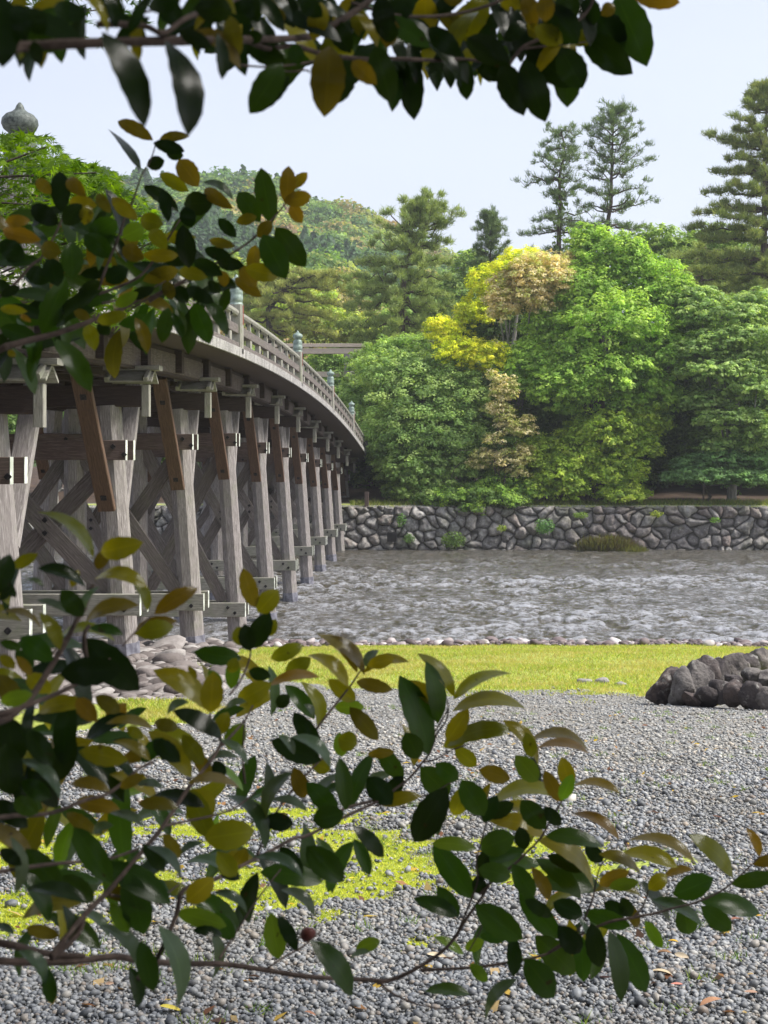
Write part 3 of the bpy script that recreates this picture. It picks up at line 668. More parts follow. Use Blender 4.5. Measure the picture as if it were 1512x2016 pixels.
# ------------------------------------------------------------------ foliage built from many small leaf faces
def leafquads(C,Nn,S,asp=.5,rs=None,droop=None):
    """C centres, Nn face normals, S lengths -> rhombic leaves, slightly folded into two triangles pairs"""
    n=len(C); t=rs.normal(size=(n,3)); t-=Nn*(t*Nn).sum(1,keepdims=True); t/=np.linalg.norm(t,axis=1,keepdims=True)+1e-9
    b=np.cross(Nn,t); L=t*(S/2)[:,None]; W=b*(S*asp/2)[:,None]
    V=np.stack([C-L,C+W*1.0-L*.1,C+L,C-W-L*.1],1).reshape(-1,3)
    return V,np.arange(4*n).reshape(n,4)
def crown(name,mat,lobes,yc,n_per,leaf,cols,seed,parent,flat=1.,depth=.8,clump=.28,low=-.45,updir=.85,asp=.55):
    """lobes: (px,py,rx,ry[,dy[,colourset]]) seen from the camera, made real size at distance yc"""
    rs=np.random.RandomState(seed); Vs=[];Cs=[]
    for lb in lobes:
        px,py,rx_,ry_=lb[:4]; dy=lb[4] if len(lb)>4 else 0; cs=cols[lb[5]] if len(lb)>5 else cols[0]
        y=yc+dy; c=P(px,py,y); R=np.array([rx_*y/F,rx_*y/F*depth,ry_*y/F])
        cr_=max(.35,clump*float(min(R[0],R[2]*1.2))); area=4*PI*((R[0]*R[2]+R[0]*R[1]+R[1]*R[2])/3)
        nc=int(max(6,area/(cr_*cr_)*1.0))
        d=rs.normal(size=(nc*2,3)); d/=np.linalg.norm(d,axis=1,keepdims=True)
        d=d[(d[:,2]>low)|(rs.rand(len(d))<.25)][:nc]
        rad=rs.uniform(.62,1.06,(len(d),1)); cc=c+d*R*rad
        inner=rs.rand(len(d))<.2; cc[inner]=c+(d*R)[inner]*rs.uniform(.2,.6,(inner.sum(),1))
        k=int(n_per*55*cr_**2*(.3/leaf)**2)+6
        for q in range(len(cc)):
            cl=rs.normal(size=(k,3)); cl[:,2]+=.25; cl/=np.linalg.norm(cl,axis=1,keepdims=True); r_=rs.rand(k,1)**.4
            s_=cr_*rs.uniform(.55,1.25); off=cl*r_*s_; off[:,2]*=.5*flat
            off[:,2]-=(off[:,0]**2+off[:,1]**2)/(s_*3.5)*flat
            ctr=cc[q]+off
            nn=cl*.7+d[q]*.5+np.array([0,0,updir])+rs.normal(0,.45,(k,3)); nn/=np.linalg.norm(nn,axis=1,keepdims=True)
            S=leaf*rs.uniform(.6,1.35,k)
            V,_=leafquads(ctr,nn,S,asp,rs); Vs.append(V)
            base=np.array(cs[rs.randint(len(cs))])*rs.uniform(.8,1.2)
            col=base*rs.uniform(.7,1.3,(k,1)); Cs.append(np.repeat(col,4,0))
    V=np.concatenate(Vs); Q=np.arange(len(V)).reshape(-1,4)
    return link(name,quads(name,V,Q,{'col':np.concatenate(Cs)}),M[mat],parent)
def trunk(parent,pts,r0,r1,mat='bark',limbs=(),name='trunk'):
    m=MB(); n=len(pts); m.tube(pts,[r0+(r1-r0)*i/(n-1) for i in range(n)],9)
    for l in limbs:
        k=len(l[0]); m.tube(l[0],[l[1]+(l[1]*.3-l[1])*i/(k-1) for i in range(k)],6)
    return m.build(name,M[mat],parent)
def limbs_to(lobes,yc,base,seed,n=None,r=.14):
    rs=random.Random(seed); out=[]
    for lb in lobes:
        c=Vector(P(lb[0],lb[1],yc+(lb[4] if len(lb)>4 else 0))); b=Vector(base)+Vector((0,0,rs.uniform(.5,4)))
        mid=b.lerp(c,.5)+Vector((rs.uniform(-.6,.6),rs.uniform(-.6,.6),rs.uniform(-.3,.8)))
        out.append(([b,b.lerp(mid,.5)+Vector((rs.uniform(-.3,.3),0,.1)),mid,c],r*rs.uniform(.7,1.3)))
    return out
GREEN=[(.24,.40,.075),(.30,.47,.09),(.19,.33,.065),(.36,.52,.11)]
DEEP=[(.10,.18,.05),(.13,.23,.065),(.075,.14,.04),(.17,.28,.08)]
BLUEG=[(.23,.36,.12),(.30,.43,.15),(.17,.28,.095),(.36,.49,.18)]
YEL=[(.56,.62,.04),(.46,.56,.04),(.64,.66,.07)]
GOLD=[(.56,.53,.36),(.60,.57,.41),(.50,.44,.27),(.44,.49,.20)]
TAN=[(.56,.54,.38),(.51,.47,.31),(.38,.39,.18),(.30,.36,.12)]
OLIVE=[(.13,.16,.05),(.10,.13,.045),(.17,.19,.06)]
def broad(name,label,cat,lobes,yc,cols,seed,leaf=.2,n_per=1.,trunkpx=None,tr=.35,bk='bark',group=None,**kw):
    tp=trunkpx or (lobes[0][0],985); b=P(tp[0],tp[1],yc); b[2]=float(ground_z(b[0],yc))-.2
    e=empty(name,tuple(b)); tag(e,label,cat,group)
    crown('crown','leaf_far',lobes,yc,n_per,leaf,cols,seed,e,**kw)
    top=P(lobes[0][0],lobes[0][1],yc)
    pts=[b,b*.7+top*.3+np.array([.3,0,0]),b*.35+top*.65-np.array([.3,0,0]),top]
    trunk(e,pts,tr,tr*.25,bk,limbs_to(lobes[1:9],yc,b,seed,r=tr*.33)); return e
broad('broadleaf_tree','tallest bright green broadleaf tree in the middle of the far bank','tree',
 [(1195,520,80,70),(1160,470,45,32,1),(1235,505,45,40,-1),(1270,570,95,65),(1150,575,85,60,-1),(1330,610,85,60),(1200,640,110,70,-3),(1100,650,75,55,-1),(1370,660,60,45,1),(1300,690,95,60,-2),(1060,735,60,50,-3),(1110,760,80,50,-4),(1195,740,95,60,-4),(1270,775,70,50,-3),(1040,700,50,36,-2),(1140,690,50,40,-4)],
 94,[GREEN],11,leaf=.25,n_per=1.5,trunkpx=(1165,990),tr=.55,clump=.22)
broad('broadleaf_tree','low yellow-green leafy tree under the tallest one, above the stone wall','tree',
 [(1190,850,85,45,0),(1130,890,65,45,0),(1240,880,60,40,0),(1260,830,60,40,1),(1110,930,55,36,-1),(1130,960,36,28,-1.5),(1210,930,65,40,-1),(1060,900,50,50,0),(1225,970,52,24,-1.5),(1055,965,45,30,-1)],
 90,[[(.34,.47,.075),(.27,.39,.065),(.40,.51,.09),(.19,.30,.06)]],12,leaf=.22,n_per=1.3,trunkpx=(1175,990),clump=.26)
broad('flowering_tree','tree with golden-brown blossom over yellow-green leaves behind the tallest tree','tree',
 [(1020,600,85,70,3,2),(1065,527,62,32,-5,0),(1010,553,48,34,-5,0),(1092,556,52,36,-6,0),(1045,578,56,34,-6,0),(992,608,36,26,-6,0),(1070,600,34,20,-6,0),(978,582,28,20,-6,0),(1112,518,32,22,-4,0),(1040,540,50,30,-6,0),(1000,525,34,14,-5,1),(962,560,42,44,0,1),(1030,512,50,26,1,1),(935,622,44,38,0,1),(872,652,38,32,-5,1),(905,692,52,30,-6,1),(955,702,54,34,-6,1),(975,640,50,40,1,2),(1100,610,50,50,2,2),(1060,660,70,50,2,2),(920,660,50,36,2,2)],
 98,[GOLD,YEL,DEEP],13,leaf=.19,n_per=1.3,trunkpx=(1000,985),tr=.4,bk='bark_pale',clump=.24)
broad('young_tree','slender young tree with tan-brown new leaves leaning out above the wall','tree',
 [(990,770,26,34),(972,742,14,16),(1004,760,16,22),(980,806,30,20,.3),(1022,846,34,20),(974,866,22,18,-.3),(1040,828,16,14),(1004,906,40,26,0),(955,896,28,16),(1018,930,24,14),(996,830,22,30),(940,915,20,12),(1030,890,20,20),(990,870,40,34,.6,1)],
 87.9+.5,[TAN,DEEP],14,leaf=.17,n_per=.7,trunkpx=(985,990),tr=.1,clump=.4,flat=.8)
broad('broadleaf_tree','wide bluish-green tree next to the end of the bridge','tree',
 [(830,790,110,75),(770,735,80,50,1),(700,790,40,45,2),(860,735,80,50,1),(905,790,70,65,-.5),(790,850,75,60,-1),(880,860,85,65,-1.5),(760,900,42,36,-.5),(825,925,80,50,-2),(915,915,62,50,-2),(740,850,38,40,1),(860,965,85,30,-2.5),(790,965,40,24,-1)],
 92.5,[BLUEG],15,leaf=.21,n_per=1.4,trunkpx=(840,990),clump=.22)
broad('broadleaf_tree','light green feathery tree rising in front of the torii gate','tree',
 [(715,765,42,45),(720,715,40,28),(660,760,50,60,4),(645,710,40,24,4),(760,700,50,40),(810,690,50,36),(740,800,45,40),(700,860,26,40,2)],
 100.,[[(.26,.40,.12),(.33,.47,.15),(.20,.32,.10)]],16,leaf=.22,n_per=1.1,trunkpx=(760,985),clump=.28)
broad('layered_tree','broad tree of flat drooping green tiers at the right edge of the far bank','tree',
 [(1420,620,85,34),(1370,590,60,28,1),(1480,600,60,34,1),(1455,665,95,28,-1),(1380,690,70,26,-1),(1495,705,80,26,-1),(1420,730,90,26,-2),(1490,765,80,26,-2),(1395,790,60,24,-1),(1450,825,80,24,-2),(1510,850,70,26,-2),(1430,880,60,20,-1)],
 91,[BLUEG],17,leaf=.25,n_per=1.3,trunkpx=(1440,988),bk='bark_pale',clump=.34,flat=.6,depth=.9)
broad('understory_tree','low dark green tree with flat sprays at the right end above the wall','tree',
 [(1400,935,90,18,-1),(1470,940,80,18,-1),(1440,905,90,22,0),(1370,915,50,22,0),(1500,920,50,24,0),(1340,940,40,14,-1)],
 90,[[(.15,.28,.11),(.19,.34,.13),(.11,.21,.08)]],18,leaf=.2,n_per=1.2,trunkpx=(1385,988),tr=.15,clump=.4,flat=.6)
broad('shrub','leafy green shrub spilling over the stone wall below the bluish tree','shrub',
 [(905,975,55,22),(850,985,45,14,.3),(960,975,60,26),(1000,985,42,18,-.5),(935,1000,30,14,-1),(1035,965,35,22,.5),(985,945,40,20,.5)],
 88.4,[GREEN+DEEP],19,leaf=.17,n_per=1.2,tr=.07,clump=.4)
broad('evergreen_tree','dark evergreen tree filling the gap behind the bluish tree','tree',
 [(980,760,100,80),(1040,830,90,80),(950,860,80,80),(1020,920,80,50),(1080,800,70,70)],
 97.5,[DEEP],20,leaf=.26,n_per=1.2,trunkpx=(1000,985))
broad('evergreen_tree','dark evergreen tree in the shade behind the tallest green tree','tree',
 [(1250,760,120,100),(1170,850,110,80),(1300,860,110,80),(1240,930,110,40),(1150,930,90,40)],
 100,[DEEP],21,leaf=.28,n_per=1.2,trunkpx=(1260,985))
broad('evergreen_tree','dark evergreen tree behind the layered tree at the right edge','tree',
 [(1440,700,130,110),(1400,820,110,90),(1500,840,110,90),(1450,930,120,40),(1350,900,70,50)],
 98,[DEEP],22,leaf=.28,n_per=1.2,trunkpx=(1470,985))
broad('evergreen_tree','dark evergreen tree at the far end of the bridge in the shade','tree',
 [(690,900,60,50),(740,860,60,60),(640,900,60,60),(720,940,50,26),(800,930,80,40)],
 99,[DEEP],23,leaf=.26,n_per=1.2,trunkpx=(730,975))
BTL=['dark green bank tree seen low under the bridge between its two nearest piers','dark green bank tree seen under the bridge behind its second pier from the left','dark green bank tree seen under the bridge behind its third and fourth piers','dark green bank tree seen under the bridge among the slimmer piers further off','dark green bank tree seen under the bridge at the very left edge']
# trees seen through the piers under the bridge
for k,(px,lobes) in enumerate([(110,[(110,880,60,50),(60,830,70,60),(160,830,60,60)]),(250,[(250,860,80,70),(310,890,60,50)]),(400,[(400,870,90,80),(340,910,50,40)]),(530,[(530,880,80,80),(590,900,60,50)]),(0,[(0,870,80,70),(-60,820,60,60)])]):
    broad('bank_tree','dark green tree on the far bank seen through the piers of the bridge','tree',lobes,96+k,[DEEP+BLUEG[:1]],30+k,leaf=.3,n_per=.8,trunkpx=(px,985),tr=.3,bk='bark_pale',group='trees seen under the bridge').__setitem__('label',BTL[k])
for k,(px,yc) in enumerate([(98,89.5),(112,90.)]):
    b=P(px,1004,yc); m=MB(); m.tube([b,P(px-2,960,yc),P(px+(3 if k else -3),925,yc),P(px+12*(2*k-1),905,yc)],[.16,.13,.1,.05],7)
    if k: m.tube([P(px,970,yc),P(px+10,962,yc),P(px+24,966,yc)],[.06,.05,.02],6)
    tag(m.build('bare_trunk',M['bark_pale']),['slim pale tree trunk seen under the bridge, straighter left one','slim pale tree trunk seen under the bridge, right one with a bent twig'][k],'tree trunk')
# dark undergrowth and trunks in the shade of the bank
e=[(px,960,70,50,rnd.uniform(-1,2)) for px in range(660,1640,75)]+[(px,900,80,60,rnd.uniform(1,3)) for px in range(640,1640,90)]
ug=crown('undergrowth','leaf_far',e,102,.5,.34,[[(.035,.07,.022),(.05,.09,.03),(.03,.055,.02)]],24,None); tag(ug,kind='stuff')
# taller trees behind: middle distance, between the pines
for k,(lab,lobes,yc,cs) in enumerate([
 ('rounded light green tree beyond the far bank right of the tall pines',[(1330,520,80,55),(1400,480,60,40),(1290,480,60,40)],125,[(.20,.32,.085),(.26,.38,.10)]),
 ('rounded green tree beyond the far bank under the right edge pine',[(1440,520,90,70),(1500,560,80,60),(1400,560,80,60)],128,[(.18,.28,.085),(.23,.34,.10)]),
 ('yellow-green tree behind the torii gate crossbeam',[(600,600,70,50),(650,640,80,40),(560,640,70,50),(700,660,60,30)],135,[(.33,.44,.10),(.42,.48,.13),(.25,.36,.09)]),
 ('light green tree between the torii gate and the brown tree',[(860,600,70,50),(800,640,80,50),(900,570,50,40),(930,520,40,30),(740,660,60,40)],140,[(.24,.37,.11),(.18,.29,.09),(.31,.42,.13)]),
 ('green tree beyond the bridge railing under the hill',[(480,560,80,60),(420,600,80,50),(540,560,60,50)],150,[(.25,.37,.09),(.34,.42,.11)]),
 ]):
    broad('background_tree',lab,'tree',lobes,yc,[cs],50+k,leaf=.34,n_per=1.,trunkpx=(lobes[0][0],900),clump=.2)

# ------------------------------------------------------------------ pines
def needles(centres,dirs,rs,n=14,L=.28,w_=.022,spread=.75,cols=((.05,.085,.03),)):
    c=np.repeat(centres,n,0); d=np.repeat(dirs,n,0)+rs.normal(0,spread,(len(centres)*n,3)); d[:,2]+=.25
    d/=np.linalg.norm(d,axis=1,keepdims=True); l=L*rs.uniform(.7,1.2,(len(c),1))
    s=np.cross(d,rs.normal(size=d.shape)); s/=np.linalg.norm(s,axis=1,keepdims=True)+1e-9; s*=w_
    c0=c+rs.normal(0,L*.28,c.shape)
    V=np.stack([c0-s,c0+s,c0+d*l],1).reshape(-1,3)
    cols=np.array(cols); cc=np.repeat(cols[rs.randint(0,len(cols),len(centres))]*rs.uniform(.75,1.3,(len(centres),1)),n,0)
    return V,np.repeat(cc,3,0)
def pine(label,path,yc,tiers,seed,r0=.35,cols=((.12,.19,.085),(.155,.23,.10),(.09,.15,.068)),L=.30,n=12,dens=1.,rise=.3,tw=.7,group=None,pnoise=.12,nw=.026,ivy=None):
    """path: trunk in photo directions, top last. tiers: (t along trunk, reach left px, reach right px, rise of the tips px)"""
    rs=np.random.RandomState(seed); pts=[P(px,py,yc) for px,py in path]; b=pts[0].copy()
    e=empty('pine_tree',tuple(b)); tag(e,label,'pine tree',group)
    seglen=[0]+[np.linalg.norm(pts[i+1]-pts[i]) for i in range(len(pts)-1)]; cum=np.cumsum(seglen); tot=cum[-1]
    def at(t):
        s=t*tot; i=min(np.searchsorted(cum,s,side='right')-1,len(pts)-2); return pts[i]+(pts[i+1]-pts[i])*(s-cum[i])/max(cum[i+1]-cum[i],1e-6)
    m=MB(); m.tube(pts,[r0*(1-.85*c/tot) for c in cum],8)
    C=[];D=[]; px2m=yc/F
    for (t,rl,rr,up) in tiers:
        base=at(t)
        for k in range(7):
            az=2*PI*(k+rs.uniform(-.3,.3))/7
            rch=(rr if math.cos(az)>0 else rl)*px2m; rch*= (.55+.45*abs(math.cos(az)))*rs.uniform(.75,1.08)
            if rch<.3: continue
            dirv=np.array([math.cos(az),math.sin(az)*.85,0]); bb=base+np.array([0,0,rs.uniform(-.5,.5)*.5*tot/len(tiers)])
            nseg=max(3,int(rch/.5)); q=[bb]; 
            for j in range(1,nseg+1):
                f=j/nseg; q.append(bb+dirv*rch*f+np.array([0,0,up*px2m*(f**1.6)*rs.uniform(.85,1.15)+rs.normal(0,pnoise)])+np.append(rs.normal(0,pnoise*.6,2),0))
            m.tube(q,[r0*.24*(1-.8*j/nseg)*min(1,rch/3+.2) for j in range(nseg+1)],5)
            # side shoots carrying tufts
            for j in range(1,nseg+1):
                f=j/nseg
                if f<.22: continue
                ns=int(rs.poisson(3.2*dens))+1
                for s_ in range(ns):
                    side=rs.normal(size=3); side[2]=abs(side[2])*.45; side=side/np.linalg.norm(side)+dirv*.5
                    ln=tw*rs.uniform(.2,1.)*(1.15-f*.6); tip=q[j]+side*ln
                    m.tube([q[j],tip],[.018,.008],3,cap=False)
                    kk=max(2,int(ln/.2)); 
                    for z in range(kk): C.append(q[j]+side*ln*(z+1)/kk); D.append(side*.6+np.array([0,0,.55]))
    C=np.array(C);D=np.array(D); V,cc=needles(C,D,rs,n,L,nw,.7,cols)
    if ivy is not None:
        for _ in range(420):
            t=rs.uniform(*ivy); p_=at(t)+rs.normal(0,.28,3)
            nn=rs.normal(size=(1,3)); nn/=np.linalg.norm(nn); 
            tri=p_+rs.normal(0,.14,(3,3)); V=np.concatenate([V,tri]); cc=np.concatenate([cc,np.tile(np.array([[.09,.15,.03]])*rs.uniform(.7,1.3),(3,1))])
    link('crown',quads('n',V,np.arange(len(V)).reshape(-1,3),{'col':cc}),M['needle'],e)
    m.build('trunk',M['bark_pine'],e); return e
GP='tall pines standing above the far bank trees'
pine('tall lopsided pine with ivy on its trunk, left of the tall pair',[(1108,700),(1104,560),(1100,480),(1103,400),(1101,350),(1108,320),(1112,285),(1105,262)],112,
 [(.995,50,45,-10),(.93,44,30,-6),(.86,70,40,6),(.80,85,50,4),(.72,30,40,0),(.62,50,70,-4),(.56,86,62,-6),(.47,50,60,-12),(.40,84,60,-22),(.34,60,60,-20),(.26,50,50,-20)],61,r0=.36,group=None,ivy=(.35,.8),L=.34,pnoise=.2,dens=.75,n=10)
pine('tall open pine with upswept branches, right of the tall pair',[(1190,700),(1192,560),(1196,440),(1203,400),(1204,340),(1206,280),(1208,235),(1210,222)],114,
 [(1.,18,20,4),(.96,30,36,16),(.91,50,60,26),(.86,60,60,28),(.80,62,75,30),(.73,70,106,40),(.66,75,80,20),(.60,80,104,14),(.54,80,80,-4),(.47,70,70,-14),(.40,60,90,-16),(.32,50,90,-20)],62,r0=.34,L=.34,dens=.75,n=10,pnoise=.15)
pine('big dense pine rising out of the frame at the right edge',[(1512,950),(1508,700),(1504,500),(1506,300),(1510,200),(1512,170)],103,
 [(1,24,20,5),(.97,30,30,10),(.93,44,40,10),(.89,70,50,14),(.85,110,80,22),(.81,84,70,6),(.77,90,80,4),(.73,110,80,6),(.69,130,80,2),(.65,150,90,2),(.61,150,90,0),(.57,165,90,-4),(.53,170,90,-6),(.49,170,90,-8),(.45,170,90,-10),(.40,160,90,-10),(.35,150,80,-12),(.28,130,80,-10)],63,r0=.5,cols=((.19,.25,.085),(.15,.21,.07),(.25,.29,.10)),L=.40,dens=1.5,n=16)
pine('broad soft-needled pine between the torii gate and the hill',[(795,760),(792,680),(790,600),(800,520),(826,450),(832,408)],108,
 [(1,14,18,10),(.95,36,50,18),(.89,40,80,34),(.84,90,82,40),(.76,80,70,14),(.68,100,90,6),(.60,120,90,-4),(.52,120,100,-8),(.44,130,110,-10),(.36,140,110,-14),(.28,130,100,-16),(.2,110,90,-16),(.12,80,70,-10)],64,r0=.4,cols=((.23,.31,.105),(.28,.36,.125),(.18,.26,.09)),L=.40,dens=1.5,n=15,pnoise=.2)
pine('small pointed pine alone against the sky left of the brown tree',[(962,640),(963,560),(966,490),(967,425)],122,
 [(1,8,8,8),(.93,18,18,12),(.86,26,26,12),(.79,32,32,12),(.71,40,38,12),(.63,38,34,10),(.55,44,40,0),(.47,44,40,-4),(.38,40,40,-6)],65,r0=.2,L=.32,pnoise=.08)
pine('spreading dark-limbed pine behind the bridge railing',[(545,760),(536,690),(530,640),(528,610),(560,570),(600,545)],118,
 [(1,110,120,4),(.9,130,120,0),(.8,110,150,-6),(.68,120,160,-8),(.55,100,150,-10),(.42,90,120,-8)],66,r0=.5,cols=((.28,.33,.11),(.22,.28,.09),(.33,.36,.13)),L=.36,dens=1.3,n=13)
pine('wide pine behind the layered tree, lower right edge',[(1400,760),(1390,640),(1380,560),(1390,500)],112,
 [(1,90,120,-2),(.88,110,120,0),(.76,110,120,-6),(.62,100,120,-8),(.5,90,110,-10)],67,r0=.35,cols=((.19,.26,.085),(.24,.31,.10)),L=.36,dens=1.1)

# ------------------------------------------------------------------ hills with their forest
RID=np.array([(-900,420),(-300,380),(0,350),(120,345),(215,338),(260,346),(330,352),(380,342),(440,333),(500,346),(545,360),(580,382),(610,394),(660,396),(700,402),(745,424),(800,452),(850,474),(900,500),(960,524),(1040,556),(1200,600),(1512,650),(2400,740)])
RID2=np.array([(-900,560),(300,540),(480,500),(560,455),(600,445),(650,450),(700,480),(740,515),(780,560),(900,600),(1200,700),(2400,800)])
def hillz(x,y):
    px=VX+x*F/430.; h1=(HY-np.interp(px,RID[:,0],RID[:,1]))*430/F+2
    t=np.clip((y-170)/(430-170),0,1); back=np.clip((y-430)/260,0,1)
    a1=(h1-4)*(t**1.15)*(1-back**1.5*.8)
    px2=VX+x*F/250.; h2=(HY-np.interp(px2,RID2[:,0],RID2[:,1]))*250/F
    t2=1-np.clip(abs(y-250)/80,0,1)**1.4; a2=(h2-4)*np.where(y<250,np.clip((y-165)/85,0,1)**.9,t2)
    return 4+np.maximum(a1,np.clip(a2,0,None))
hx=np.linspace(-330,420,150); hy_=np.linspace(160,700,90); HX,HYY=np.meshgrid(hx,hy_); HZ=hillz(HX,HYY)-2+(fbm(HX*.02,HYY*.02,seed=41)-.5)*14*sstep(180,420,HYY)
idx=np.arange(HX.size).reshape(HX.shape); Q=np.stack([idx[:-1,:-1],idx[:-1,1:],idx[1:,1:],idx[1:,:-1]],-1).reshape(-1,4)
a=N('forest_floor'); M['hill']=a.done(a.pbsdf(a.ramp(a.noise(a.coord(),.05,5),[(.4,(.03,.05,.02)),(.6,(.06,.085,.03))]),.9))
hl=link('hill',quads('hill',np.stack([HX,HYY,HZ],-1).reshape(-1,3),Q,None,True),M['hill']); tag(hl,kind='structure')
def forest(name,n,y0,y1,px0,px1,seed,size,leaf,k):
    rs=np.random.RandomState(seed); y=rs.uniform(y0,y1,n); px=rs.uniform(px0,px1,n); x=(px-VX)*y/F
    z=hillz(x,y)-2+(fbm(x*.02,y*.02,seed=41)-.5)*14*sstep(180,420,y)
    R=size*rs.uniform(.6,1.3,n); kind=fbm(x*.018,y*.018,seed=44)+rs.normal(0,.10,n)
    Vs=[];Cs=[]
    pal=[(.05,.11,.045),(.075,.15,.055),(.12,.22,.06),(.17,.27,.07),(.24,.30,.085),(.30,.27,.12),(.28,.21,.12)]
    for i in range(n):
        q=kind[i]; conif=q<.28
        c=pal[int(np.clip((q-.3)*14,0,6))]; r=R[i]
        d=rs.normal(size=(k,3)); d/=np.linalg.norm(d,axis=1,keepdims=True); d[:,2]=abs(d[:,2])*1.0-.15
        lump=1+.22*np.sin(d[:,0]*7+i)*np.cos(d[:,1]*6+i*2)+.12*np.sin(d[:,2]*13+i)
        if conif:
            u=rs.rand(k); th=rs.rand(k)*2*PI; rr=(1-u)*r*.62; p=np.stack([np.cos(th)*rr,np.sin(th)*rr,u*r*1.5],-1); p+=rs.normal(0,.3,p.shape); nn=np.stack([np.cos(th),np.sin(th),np.full(k,.5)],-1)
        else:
            p=d*lump[:,None]*np.array([r,r,r*.85])*rs.uniform(.85,1.05,(k,1)); p[:,2]+=r*.35; nn=d+rs.normal(0,.45,(k,3))+np.array([0,0,.35])
        nn/=np.linalg.norm(nn,axis=1,keepdims=True)
        V,_=leafquads(p+np.array([x[i],y[i],z[i]]),nn,leaf*rs.uniform(.6,1.4,k),.8,rs); Vs.append(V)
        Cs.append(np.repeat(np.array(c)*rs.uniform(.75,1.25)*rs.uniform(.75,1.25,(k,1)),4,0))
    V=np.concatenate(Vs); o_=link(name,quads(name,V,np.arange(len(V)).reshape(-1,4),{'col':np.concatenate(Cs)}),M['leaf_far']); tag(o_,kind='stuff'); return o_
forest('hill_forest',2600,300,470,-60,1180,71,4.4,1.15,190)
forest('hill_forest',1400,175,300,100,1600,72,3.6,.75,210)

# plants on and under the wall
def tuft(name,label,px,py,yc,wpx,hpx,cols,seed,leaf=.14,n=500,cat='plant',upright=False):
    rs=np.random.RandomState(seed); c=P(px,py,yc); e=np.array([wpx*yc/F/2,.45,hpx*yc/F/2])
    d=rs.normal(size=(n,3)); d/=np.linalg.norm(d,axis=1,keepdims=True); p=c+d*e*rs.rand(n,1)**.35
    nn=d+rs.normal(0,.5,(n,3)); nn/=np.linalg.norm(nn,axis=1,keepdims=True)
    if upright: V,cc=needles(p,np.tile([[0,-.1,1.2]],(n,1))+d*.4,rs,3,leaf*2.2,.02,.35,cols); Q=np.arange(len(V)).reshape(-1,3)
    else:
        V,_=leafquads(p,nn,leaf*rs.uniform(.6,1.3,n),.6,rs); cols=np.array(cols); cc=np.repeat(cols[rs.randint(0,len(cols),n)]*rs.uniform(.7,1.3,(n,1)),4,0); Q=np.arange(len(V)).reshape(-1,4)
    tag(link(name,quads(name,V,Q,{'col':cc}),M['leaf_far']),label,cat)
tuft('waterside_bush','wide low brownish green bush at the foot of the wall in the water',1195,1078,86.,120,34,((.10,.11,.04),(.13,.14,.045),(.09,.07,.035)),81,.16,1500,'bush',True)
tuft('waterside_bush','trailing end of low growth on the water right of the wide bush',1245,1086,85.8,60,10,((.10,.12,.04),(.14,.15,.05)),82,.12,400,'bush',True)
tuft('waterside_bush','small green bush at the foot of the wall between bridge and wide bush',893,1064,86.2,52,36,((.09,.16,.05),(.12,.2,.07)),83,.15,600,'bush')
tuft('wall_plant','fern-like green plant growing out of the wall under the young brown tree',1072,1036,86.5,44,34,((.10,.22,.09),(.14,.27,.11)),84,.15,450)
tuft('wall_plant','small bright plant near the top of the wall right of the ferny plant',1143,1014,86.6,34,14,((.16,.26,.06),),85,.13,220)
tuft('wall_plant','yellow-green plant near the top of the wall in its right half',1292,1012,86.6,30,14,((.25,.32,.06),),86,.13,200)
tuft('wall_plant','small green plant high on the wall close to the right edge',1408,1024,86.6,24,12,((.12,.24,.05),),87,.13,160)
tuft('wall_plant','green plant on the wall just right of the bridge',790,1024,86.6,22,28,((.08,.17,.05),),88,.13,220)
tuft('wall_plant','tiny plant low on the wall beside the drain hole',806,1060,86.5,24,22,((.08,.16,.05),),89,.13,160)
tuft('wall_plant','yellowish plant in the wall joints left of the ferny plant',988,1040,86.5,22,14,((.2,.28,.06),),90,.12,150)
n=6000; px=rs.uniform(690,1570,n); yy=rs.uniform(87.9,90.5,n)
gr=blades('bank_grass',np.stack([(px-VX)*yy/F,yy],-1),.28,.03,5,[(.14,.2,.05),(.2,.25,.07),(.1,.15,.04),(.22,.22,.1)],.5); tag(gr,kind='stuff')
